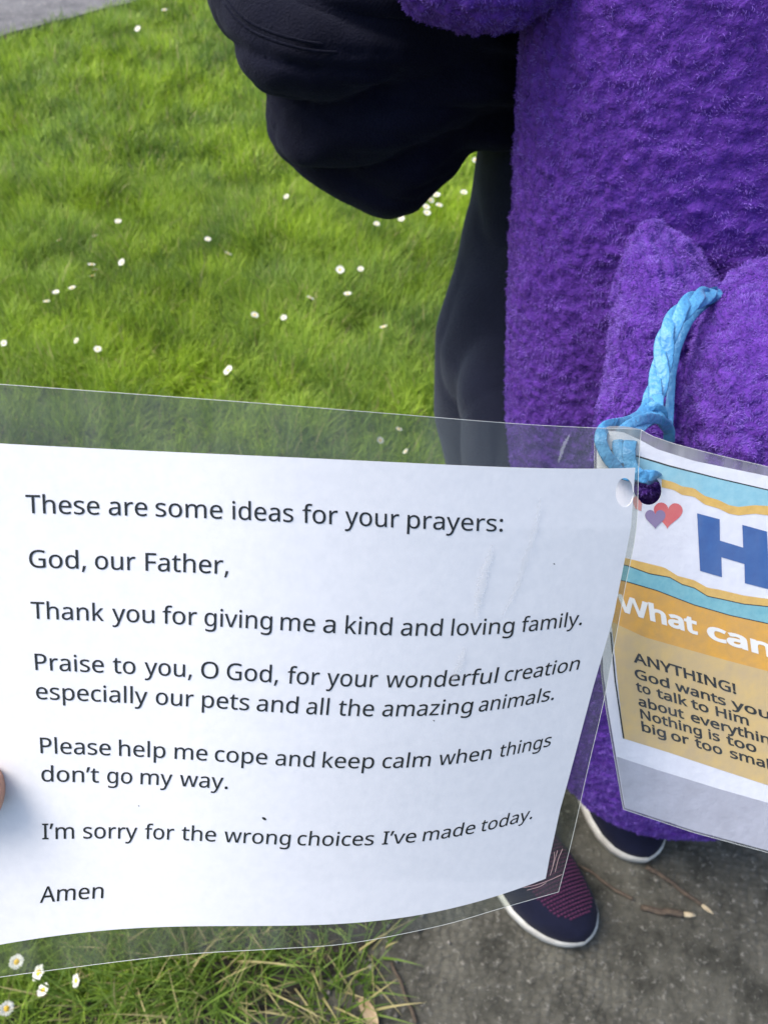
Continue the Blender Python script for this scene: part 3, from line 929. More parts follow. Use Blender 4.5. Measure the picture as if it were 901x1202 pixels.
def shoe(toe, heel, side, width=0.095):
    toe, heel = np.array(toe), np.array(heel)
    ax = heel - toe; L = np.linalg.norm(ax); ax /= L
    sd = np.array([-ax[1], ax[0]])          # left/right
    if sd[0] < 0: sd = -sd
    t = np.concatenate([np.sin(np.linspace(0, math.pi / 2, 16)) ** 2 * 0.22, np.linspace(0.25, 1, 30)])
    hw = lambda s: width / 2 * np.interp(s, [0, .012, .04, .08, .14, .22, .32, .5, .7, .85, .95, 1], [0.03, .28, .52, .72, .88, .975, 1, .88, .74, .72, .60, .05])
    asym = lambda s: side * 0.012 * np.interp(s, [0, .08, .2, .45, 1], [1, 0.8, 0.4, -0.1, 0])
    top = lambda s: np.interp(s, [0, .02, .08, .2, .35, .5, .62, 1], [.020, .034, .046, .056, .070, .085, .098, .095])
    def lay(zf, grow):
        ring = []
        for s in t:
            c = toe + ax * (s * L) + sd * asym(s)
            w = hw(s) + grow
            ring.append((c, w))
        return ring
    def P3(s, u, z):
        c = toe + ax * (s * L) + sd * (asym(s) + u)
        return (c[0], c[1], z)
    # sole: outline band
    outline = [(s, -hw(s)) for s in t] + [(s, hw(s)) for s in t[::-1]]
    pr = [(0.000, -0.003), (0.003, 0.001), (0.011, 0.0015), (0.017, 0.000), (0.020, -0.005)]
    V = []
    for z, g in pr:
        for s, u in outline:
            sgn = 1 if u > 0 else -1
            rise = 0.006 * max(0, 1 - s / 0.12) ** 2
            V.append(P3(s - (g / L) * max(0, 1 - s / 0.1), u + sgn * g * (1 if s > 0.012 else .3), z + rise))
    m = len(outline)
    F = []
    for k in range(len(pr) - 1):
        for j in range(m):
            j1 = (j + 1) % m
            F.append((k * m + j, k * m + j1, (k + 1) * m + j1, (k + 1) * m + j))
    ns = len(t)
    for base in (0, (len(pr) - 1) * m):
        for k in range(ns - 1):
            F.append((base + k, base + k + 1, base + m - 2 - k, base + m - 1 - k))
    so = mesh_np('sole', V, F, M_SOLE)
    # upper
    ang = np.linspace(0, math.pi, 25)
    V = []
    for s in t:
        w = hw(s) - 0.002
        rise = 0.006 * max(0, 1 - s / 0.12) ** 2
        zb = 0.016 + rise
        for a in ang:
            V.append(P3(s, -w * math.cos(a) * (1 if True else 0), zb + max(top(s) - zb, .002) * math.sin(a) ** 0.75))
    n = len(ang)
    F = [(k * n + j, k * n + j + 1, (k + 1) * n + j + 1, (k + 1) * n + j) for k in range(ns - 1) for j in range(n - 1)]
    F.append(tuple(range((ns - 1) * n, ns * n)))
    up = mesh_np('upper', V, F, M_SHOE)
    # knitted magenta stitches: raised bars over the toe box
    V, F = [], []
    rowsn = 30
    for r_ in range(rowsn):
        s0 = 0.085 + r_ * 0.0142
        wmax = np.interp(s0, [0.08, 0.12, 0.2, 0.28, 0.40, 0.52], [0.24, 0.52, 0.64, 0.66, 0.50, 0.30]) * width / 2
        ncol = max(2, int(wmax * 2 / 0.0036))
        for c_ in range(ncol):
            u0 = -wmax + (c_ + 0.5 + 0.25 * (r_ % 2)) * (2 * wmax / ncol) + 0.006
            b0 = len(V)
            for du, ds in ((-.0014, -.0038), (.0014, -.0038), (.0014, .0038), (-.0014, .0038)):
                s = s0 + ds; u = u0 + du
                w = hw(s) - 0.002
                cc = min(max(-u / w, -1), 1)
                a = math.acos(cc)
                rise = 0.006 * max(0, 1 - s / 0.12) ** 2
                zb = 0.016 + rise
                zt = zb + max(top(s) - zb, .002) * math.sin(a) ** 0.75
                V.append(P3(s, u, zt + 0.0012))
            V.append(tuple(np.mean(V[b0:b0 + 4], axis=0) + np.array([0, 0, 0.0012])))
            for e in range(4): F.append((b0 + e, b0 + (e + 1) % 4, b0 + 4))
    kn = mesh_np('knit_panel', V, F, mat('magenta_knit', (0.065, 0.007, 0.045), 0.85), smooth=False)
    kn['kind'] = 'stuff'
    sh = [so, up, kn]
    return sh


def shoe_part(toe, heel, side, label):
    e = bpy.data.objects.new('shoe', None)
    so, up, kn = shoe(toe, heel, side)
    # the upper is the shoe part, the sole and knit its sub-parts
    up.name = 'shoe'
    up.parent = person; up.matrix_parent_inverse = person.matrix_world.inverted()
    up['label'] = label
    bpy.context.view_layer.update()
    for k in (so, kn):
        k.parent = up; k.matrix_parent_inverse = up.matrix_world.inverted()
    bpy.data.objects.remove(e)


shoe_part((0.197, 0.170), (0.105, 0.410), 1.6, 'navy knit trainer with magenta stitches, nearer foot at the left')
shoe_part((0.302, 0.262), (0.245, 0.515), 0.0, 'navy knit trainer with magenta stitches, half under the toy hem')

# ------------------------------------------------------------------ prayer card
ROWS = [
 (523, [(-90, 516), (0, 521), (150, 528), (300, 535), (450, 542), (600, 548.5), (680, 550), (745, 549)]),
 (603, [(-90, 597), (0, 600.5), (38, 601.6), (180, 607), (344, 615), (482, 622), (587, 625), (670, 626), (740, 622)]),
 (727, [(-90, 719), (0, 724.5), (44, 727), (200, 733), (360, 739.5), (474, 744.5), (530, 745.5), (613, 741), (679, 732.5), (719, 723)]),
 (820, [(-90, 811), (0, 817.5), (44, 820), (240, 829), (400, 836), (450, 837.5), (527, 837), (565, 833.5), (648, 820.5), (695, 808)]),
 (884, [(-90, 876), (0, 881), (48, 884), (252, 895), (379, 902), (449, 903), (516, 899.5), (586, 891), (644, 879), (680, 869)]),
 (985, [(-90, 986), (0, 985), (50, 985), (214, 987.5), (300, 991), (350, 994), (437, 995.5), (496, 989.5), (565, 976), (622, 961), (657, 950)]),
 (1060, [(-90, 1078), (0, 1066), (47, 1061), (121, 1055), (230, 1050), (360, 1050), (450, 1046), (530, 1034), (590, 1019), (645, 1001)]),
 (1102, [(-90, 1124), (0, 1108.5), (60, 1100), (120, 1092.5), (200, 1087.5), (330, 1086.5), (392, 1085), (453, 1081), (535, 1065), (600, 1046), (640, 1032)]),
]
XL_T, XL_X = [523, 603, 727, 787, 884, 985, 1060, 1102], [27, 31, 37.5, 42, 47.5, 50, 47, 47]
XR_T, XR_X = [523, 603, 727, 820, 884, 985, 1060, 1102], [745, 740, 719, 695, 680, 657, 645, 640]
_terms = [(i, j) for i in range(6) for j in range(5) if i + j <= 6]
_A, _B = [], []
for t, ps in ROWS:
    for x, y in ps:
        xx, tt = (x - 330) / 420, (t - 812) / 290
        w = 2.5 if t in (523, 1102) else 1
        _A.append([w * xx ** i * tt ** j for i, j in _terms]); _B.append(w * (y - t))
_c = np.linalg.lstsq(np.array(_A), np.array(_B), rcond=1e-4)[0]
print('card fit residual', np.abs(np.array(_A) @ _c - np.array(_B)).max())


def YC(x, t):
    xx, tt = (np.asarray(x, float) - 330) / 420, (np.asarray(t, float) - 812) / 290
    return t + sum(c * xx ** i * tt ** j for c, (i, j) in zip(_c, _terms))


def XC(s, t):
    xl, xr = np.interp(t, XL_T, XL_X), np.interp(t, XR_T, XR_X)
    return xl + s * (xr - xl)


def DC(px, py):
    """depth of the bent card at a pixel"""
    px, py = np.asarray(px, float), np.asarray(py, float)
    xr = np.interp(py, [500, 550, 622, 720, 808, 869, 950, 1032], [746, 745, 740, 719, 695, 680, 657, 640])
    s = (px - 30) / (xr - 30)
    v = (py - 523) / 578
    q = np.clip((s - 0.28) / 0.74, 0, 1.3)
    lo = np.clip((0.35 - s) / 0.5, 0, 1.2) * np.clip((py - 900) / 220, 0, 1.3)
    return 0.226 + 0.030 * v + 0.040 * q ** 2 + 0.006 * lo ** 2


def sheet(name, outer, holes, step, DF, off, material, parent, thick=0.0, grid_off=0.5):
    """flat region given in photo pixels, triangulated finely and laid on the bent surface DF"""
    dense = []
    for a, b in zip(outer, list(outer[1:]) + [outer[0]]):
        k = max(1, int(math.hypot(b[0] - a[0], b[1] - a[1]) / 9))
        dense += [(a[0] + (b[0] - a[0]) * i / k, a[1] + (b[1] - a[1]) * i / k) for i in range(k)]
    outer = dense
    pts = [Vector(p) for p in outer]
    edges = [(k, (k + 1) % len(outer)) for k in range(len(outer))]
    for h in holes:
        b = len(pts)
        pts += [Vector(p) for p in h]
        edges += [(b + k, b + (k + 1) % len(h)) for k in range(len(h))]
    O = np.array(outer)
    x0, y0 = O.min(0); x1, y1 = O.max(0)
    gx, gy = np.meshgrid(np.arange(x0 + step * .5, x1, step), np.arange(y0 + step * .5, y1, step))
    Q = np.stack([gx.ravel(), gy.ravel()], 1)
    def inside(Q, poly):
        poly = np.array(poly); c = np.zeros(len(Q), bool)
        for a, b in zip(poly, np.roll(poly, -1, 0)):
            if a[1] == b[1]: continue
            k = ((a[1] > Q[:, 1]) != (b[1] > Q[:, 1])) & (Q[:, 0] < (b[0] - a[0]) * (Q[:, 1] - a[1]) / (b[1] - a[1]) + a[0])
            c ^= k
        return c
    if step < 400:
        k = inside(Q, outer)
        for h in holes: k &= ~inside(Q, h)
        bd = np.array([(p.x, p.y) for p in pts])
        for i in range(0, len(Q), 2000):
            dd = np.abs(Q[i:i + 2000, None] - bd[None]).sum(2).min(1)
            k[i:i + 2000] &= dd > step * 0.75
        pts += [Vector(q) for q in Q[k]]
    v, e, f, *_ = delaunay_2d_cdt(pts, edges, [], 0, 1e-4)
    v = np.array([(p.x, p.y) for p in v]); f = np.array(f)
    ct = v[f].mean(1)
    k = inside(ct, outer)
    for h in holes: k &= ~inside(ct, h)
    f = f[k]
    W = P(v[:, 0], v[:, 1], DF(v[:, 0], v[:, 1]) - off)
    # face the camera
    nrm = np.cross(W[f[:, 1]] - W[f[:, 0]], W[f[:, 2]] - W[f[:, 0]])
    fl = ((C0 - W[f[:, 0]]) * nrm).sum(1) < 0
    f[fl] = f[fl][:, ::-1]
    e1 = P(v[:, 0] + 1, v[:, 1], DF(v[:, 0] + 1, v[:, 1])) - P(v[:, 0] - 1, v[:, 1], DF(v[:, 0] - 1, v[:, 1]))
    e2 = P(v[:, 0], v[:, 1] + 1, DF(v[:, 0], v[:, 1] + 1)) - P(v[:, 0], v[:, 1] - 1, DF(v[:, 0], v[:, 1] - 1))
    N = np.cross(e2, e1)
    N /= np.linalg.norm(N, axis=1, keepdims=True)
    N[((C0 - W) * N).sum(1) < 0] *= -1
    if thick:
        n = len(W)
        back = W - N * thick
        he = {}
        for t in f:
            for i in range(3):
                he[(int(t[i]), int(t[(i + 1) % 3]))] = 1
        rim = [(a, b) for a, b in he if (b, a) not in he]
        V2, F2 = [W, back], [f, f[:, ::-1] + n]
        ra = np.array(rim)
        k = len(ra)
        V2 += [W[ra[:, 0]], W[ra[:, 1]], back[ra[:, 1]], back[ra[:, 0]]]
        j = np.arange(k) + 2 * n
        quad = np.stack([j + k, j, j + 3 * k, j + 2 * k], 1)
        o = mesh_np(name, np.vstack(V2), [quad, np.vstack(F2)], material, parent)
        NN = np.vstack([N, -N, np.zeros((4 * k, 3))])
    else:
        o = mesh_np(name, W, f, material, parent)
        NN = N
    o.data.normals_split_custom_set_from_vertices([tuple(map(float, q)) for q in NN])
    return o


def ellipse(cx, cy, rx, ry, rot=0, n=28):
    a = np.linspace(0, 2 * math.pi, n, endpoint=False)
    x, y = rx * np.cos(a), ry * np.sin(a)
    return [(cx + p * math.cos(rot) - q * math.sin(rot), cy + p * math.sin(rot) + q * math.cos(rot)) for p, q in zip(x, y)]


GLYPHS={",":[215,[[154,84,94,-84,85,-103,33,-103,49,-38,73,93,148,93]]],".":[215,[[58,43,59,61,64,75,72,85,82,92,94,96,107,97,120,96,132,92,142,85,151,75,156,61,157,43,156,26,151,12,142,2,132,-6,120,-10,107,-11,94,-10,82,-6,72,2,64,12,59,26]]],":":[215,[[58,43,59,61,64,75,72,85,82,92,94,96,107,97,120,96,132,92,142,85,151,75,156,61,157,43,156,26,151,12,142,2,132,-6,120,-10,107,-11,94,-10,82,-6,72,2,64,12,59,26],[58,387,59,405,64,419,72,429,82,436,94,440,107,441,120,440,132,436,142,429,151,419,156,405,157,387,156,369,151,355,142,345,132,338,120,333,107,332,94,333,82,338,72,345,64,355,59,369]]],"A":[512,[[437,0,368,177,141,177,73,0,0,0,224,575,289,575,512,0],[255,500,165,241,346,241]]],"F":[416,[[150,0,78,0,78,573,398,573,398,509,150,509,150,306,383,306,383,243,150,243]]],"G":[584,[[326,302,524,302,524,22,493,12,431,-1,398,-5,323,-8,267,-4,217,8,173,28,136,55,105,89,81,130,63,176,52,229,49,286,53,343,65,395,84,442,111,482,145,517,186,544,233,564,286,577,346,581,377,580,407,577,437,572,491,557,516,547,489,484,468,493,421,508,395,513,369,516,342,517,298,514,259,505,225,489,195,468,170,441,150,409,136,373,127,332,124,286,127,243,134,202,146,166,164,133,187,106,216,84,251,68,292,58,340,55,385,56,421,61,452,68,452,238,326,238]]],"I":[272,[[239,0,32,0,32,42,99,57,99,515,32,531,32,573,239,573,239,531,172,515,172,57,239,42]]],"O":[626,[[577,287,576,244,570,204,561,166,547,132,531,101,510,73,486,49,459,29,428,13,393,1,355,-6,314,-8,271,-6,232,1,196,13,165,29,138,49,114,73,94,101,78,132,65,167,56,204,51,245,49,288,52,344,62,396,78,442,100,482,130,517,166,545,208,565,258,577,314,581,369,577,417,565,459,545,495,517,524,483,547,442,564,396,574,344],[125,287,127,241,134,200,145,163,161,131,182,104,207,83,238,67,273,58,314,55,354,58,390,67,420,83,445,104,465,131,481,163,492,200,499,241,501,287,496,354,481,411,456,457,421,491,373,511,314,518,274,515,238,506,207,490,182,469,161,443,145,411,134,374,127,333]]],"P":[485,[[229,573,297,568,352,553,393,528,421,495,439,454,444,404,443,381,439,358,433,336,423,316,411,296,395,278,375,262,351,249,324,238,292,230,256,225,216,223,150,223,150,0,78,0,78,573],[223,511,150,511,150,285,242,286,272,290,298,296,320,306,338,318,352,334,362,352,368,375,370,401,366,435,354,462,334,484,306,499,269,508]]],"T":[446,[[259,0,187,0,187,509,8,509,8,573,437,573,437,509,259,509]]],"a":[450,[[231,437,279,433,318,422,347,403,368,375,381,338,385,293,385,0,334,0,320,61,317,61,292,33,279,22,250,5,234,-1,216,-5,172,-8,148,-7,124,-2,103,6,84,16,68,30,55,48,45,68,39,92,37,119,43,159,59,192,87,219,127,238,179,251,243,257,316,259,316,285,313,317,306,342,293,359,275,371,253,378,227,380,205,379,183,376,106,347,84,400,104,410,126,419,177,432,204,436],[252,208,204,203,167,195,141,182,124,165,113,144,110,119,112,97,120,79,132,66,148,56,167,51,188,49,223,52,253,62,279,79,299,103,311,134,315,172,315,210]]],"c":[385,[[241,-8,204,-5,170,2,139,15,112,34,88,58,69,87,55,123,47,165,44,213,47,262,56,305,71,342,90,372,114,396,142,415,174,428,208,435,245,438,288,435,344,421,358,415,337,356,292,370,244,376,217,374,193,368,172,358,155,343,141,325,131,303,123,277,119,247,117,213,119,181,123,152,131,126,141,104,155,86,172,71,191,61,214,55,240,53,283,56,336,71,351,78,351,15,336,8,304,-2]]],"d":[493,[[221,-8,171,-2,128,17,92,48,65,91,49,146,44,214,49,282,66,338,93,381,128,413,171,432,221,438,243,437,262,434,296,423,310,416,335,397,354,374,359,374,354,438,354,609,425,609,425,0,368,0,358,58,354,58,323,24,296,7,262,-4,242,-7],[232,51,273,55,305,67,328,88,343,117,352,154,352,263,343,304,329,336,306,360,274,375,231,379,196,374,168,359,146,334,130,300,120,260,117,213,120,165,130,125,146,93,168,69,197,55]]],"e":[452,[[234,438,269,435,301,427,329,414,354,396,374,373,390,346,402,315,409,281,411,244,411,201,117,201,122,157,134,119,154,90,181,69,215,56,254,52,280,53,327,60,370,73,392,82,392,20,349,4,304,-5,251,-8,212,-5,176,3,143,17,114,36,90,61,70,91,56,126,47,167,44,212,47,257,55,297,68,333,86,364,108,390,134,411,164,426,198,435],[233,380,202,377,175,366,154,348,137,323,125,293,119,257,338,257,333,302,326,322,318,338,306,353,292,364,276,373,256,378]]],"f":[276,[[266,375,158,375,158,0,87,0,87,375,12,375,12,408,87,432,87,457,89,492,95,522,104,547,116,568,132,585,152,597,174,606,199,612,259,612,300,603,310,599,292,544,228,556,206,553,189,545,175,532,166,513,160,489,158,458,158,430,266,430]]],"g":[493,[[221,438,248,436,273,431,297,422,319,409,338,393,355,373,359,373,369,430,425,430,425,-7,423,-46,416,-80,404,-109,388,-135,367,-155,341,-172,310,-183,274,-190,233,-192,202,-192,147,-186,99,-174,78,-165,78,-100,99,-110,149,-125,177,-130,206,-133,237,-134,271,-130,300,-119,324,-101,341,-77,352,-48,355,-13,358,57,354,57,338,37,320,21,299,8,275,-1,250,-6,221,-8,170,-2,126,18,91,51,65,95,49,149,44,214,49,278,65,332,91,377,126,411,169,431],[230,379,207,376,187,370,169,359,153,344,140,326,130,303,123,277,119,247,117,213,120,165,130,124,146,92,169,68,197,54,232,50,271,53,288,58,303,65,315,74,326,85,336,98,343,113,349,131,353,151,355,251,350,282,343,309,332,331,319,348,302,362,281,371,257,377]]],"h":[496,[[135,370,140,370,149,385,161,397,188,416,204,424,238,434,273,437,306,435,335,430,360,421,382,408,399,391,413,370,423,344,429,314,431,280,431,0,361,0,361,275,358,307,351,333,338,353,319,367,295,376,265,379,235,377,210,370,189,360,173,347,160,329,150,308,144,283,140,254,139,222,139,0,68,0,68,609,139,609]]],"i":[207,[[139,430,139,0,68,0,68,430],[104,591,115,590,124,586,133,580,140,572,144,560,145,546,144,532,140,521,133,512,124,506,115,502,104,501,93,502,83,506,75,512,68,521,64,532,63,546,64,560,68,572,75,580,83,586,93,590]]],"k":[428,[[135,221,138,221,326,430,409,430,235,246,421,0,336,0,187,200,138,158,138,0,68,0,68,609,138,609]]],"l":[207,[[139,0,68,0,68,609,139,609]]],"m":[750,[[540,438,584,434,621,421,649,401,669,371,681,330,685,280,685,0,615,0,615,277,613,308,606,333,594,353,577,367,555,376,528,379,490,374,460,362,438,342,423,315,414,280,411,237,411,0,342,0,342,277,341,298,337,317,332,333,325,347,315,359,303,367,289,374,253,379,227,377,204,370,185,360,170,347,158,329,150,308,144,283,140,255,139,223,139,0,68,0,68,430,125,430,136,371,140,371,149,385,160,398,186,418,217,431,233,435,266,438,298,436,325,430,349,420,369,406,386,388,398,366,402,366,418,388,438,406,461,420,486,430,512,436]]],"n":[496,[[275,438,322,434,361,421,391,401,413,371,426,330,431,280,431,0,361,0,361,275,358,307,351,333,338,353,319,367,295,376,265,379,222,374,189,361,166,338,151,308,142,269,139,223,139,0,68,0,68,430,125,430,136,371,140,371,150,385,162,398,175,409,190,418,222,431,239,435]]],"o":[485,[[442,216,440,181,436,150,428,121,417,95,404,71,388,51,369,33,348,18,324,7,299,-1,271,-6,241,-8,214,-6,188,-1,163,7,140,18,119,33,100,51,84,71,70,95,59,121,51,150,46,181,44,216,47,261,55,301,68,336,87,367,110,392,137,412,169,426,204,435,244,438,281,435,316,426,347,412,374,392,398,367,417,336,431,301,439,261],[117,216,119,184,123,154,130,128,141,105,155,86,172,71,192,59,216,53,243,51,270,53,294,59,314,71,331,86,345,105,356,128,363,154,367,184,369,216,367,248,363,277,355,303,345,325,331,344,314,359,294,370,270,376,242,379,202,374,171,359,147,335,130,303,120,263]]],"p":[493,[[273,438,322,432,365,413,401,383,428,339,444,284,449,216,447,170,439,129,427,93,410,62,390,37,365,17,337,3,306,-5,272,-8,251,-7,231,-4,197,7,182,15,158,33,139,55,134,55,139,-192,68,-192,68,430,126,430,136,371,139,371,182,414,213,429,231,434,251,437],[260,379,233,377,210,371,190,362,174,349,161,333,152,313,145,289,141,261,140,182,144,152,150,126,159,103,172,85,188,70,208,59,233,53,261,51,286,53,308,60,326,72,341,88,354,108,364,131,371,157,375,186,376,217,373,262,363,302,348,334,325,359,296,374]]],"r":[331,[[319,433,310,368,248,373,232,369,217,363,202,355,189,346,176,334,166,321,156,305,149,289,143,270,140,251,139,229,139,0,68,0,68,430,126,430,134,351,137,351,147,367,170,395,183,407,198,418,231,433,249,437]]],"s":[384,[[348,119,346,92,339,69,327,49,311,32,292,18,268,6,241,-2,210,-6,176,-8,122,-5,99,-1,59,11,42,19,42,83,128,54,153,50,178,49,211,51,236,57,256,66,269,79,277,94,280,112,279,123,276,132,271,141,264,150,222,176,148,206,84,239,69,252,57,266,48,283,43,302,41,324,46,358,61,386,85,408,118,425,157,435,202,438,228,437,275,430,339,409,315,353,238,377,197,380,171,379,149,374,131,366,118,356,111,343,108,328,109,317,113,307,119,298,127,290,193,256,268,226,289,215,321,191,333,176,341,159,346,140]]],"t":[289,[[272,59,272,5,253,-2,213,-8,178,-7,157,-3,138,4,120,13,104,27,91,44,82,66,76,93,74,125,74,375,13,375,13,409,75,437,103,528,144,528,144,430,269,430,269,375,144,375,144,127,146,103,153,83,163,69,177,58,193,52]]],"u":[496,[[427,430,427,0,370,0,359,57,356,57,346,43,321,20,306,11,290,4,256,-5,220,-8,187,-6,159,-1,134,8,112,21,95,38,81,59,71,85,65,114,63,148,63,430,135,430,135,153,137,122,145,96,158,76,176,62,200,53,230,51,260,53,285,59,306,69,323,82,336,100,345,121,352,146,356,175,357,206,357,430]]],"v":[407,[[163,0,0,430,75,430,201,63,204,63,332,430,407,430,244,0]]],"w":[630,[[316,357,313,357,207,1,127,1,9,431,82,431,169,73,172,73,277,431,354,431,457,74,460,74,549,431,621,431,502,1,419,1]]],"y":[409,[[1,430,76,430,193,117,205,68,209,68,245,186,333,430,409,430,224,-59,213,-85,188,-130,173,-148,157,-164,138,-176,117,-185,94,-191,44,-192,9,-186,9,-130,72,-134,86,-131,99,-126,121,-110,138,-87,152,-59,174,-2]]],"z":[377,[[346,0,31,0,31,47,262,375,45,375,45,430,340,430,340,377,112,55,346,55]]],"\u2019":[140,[[131,564,105,481,62,376,10,376,50,573,125,573]]]}
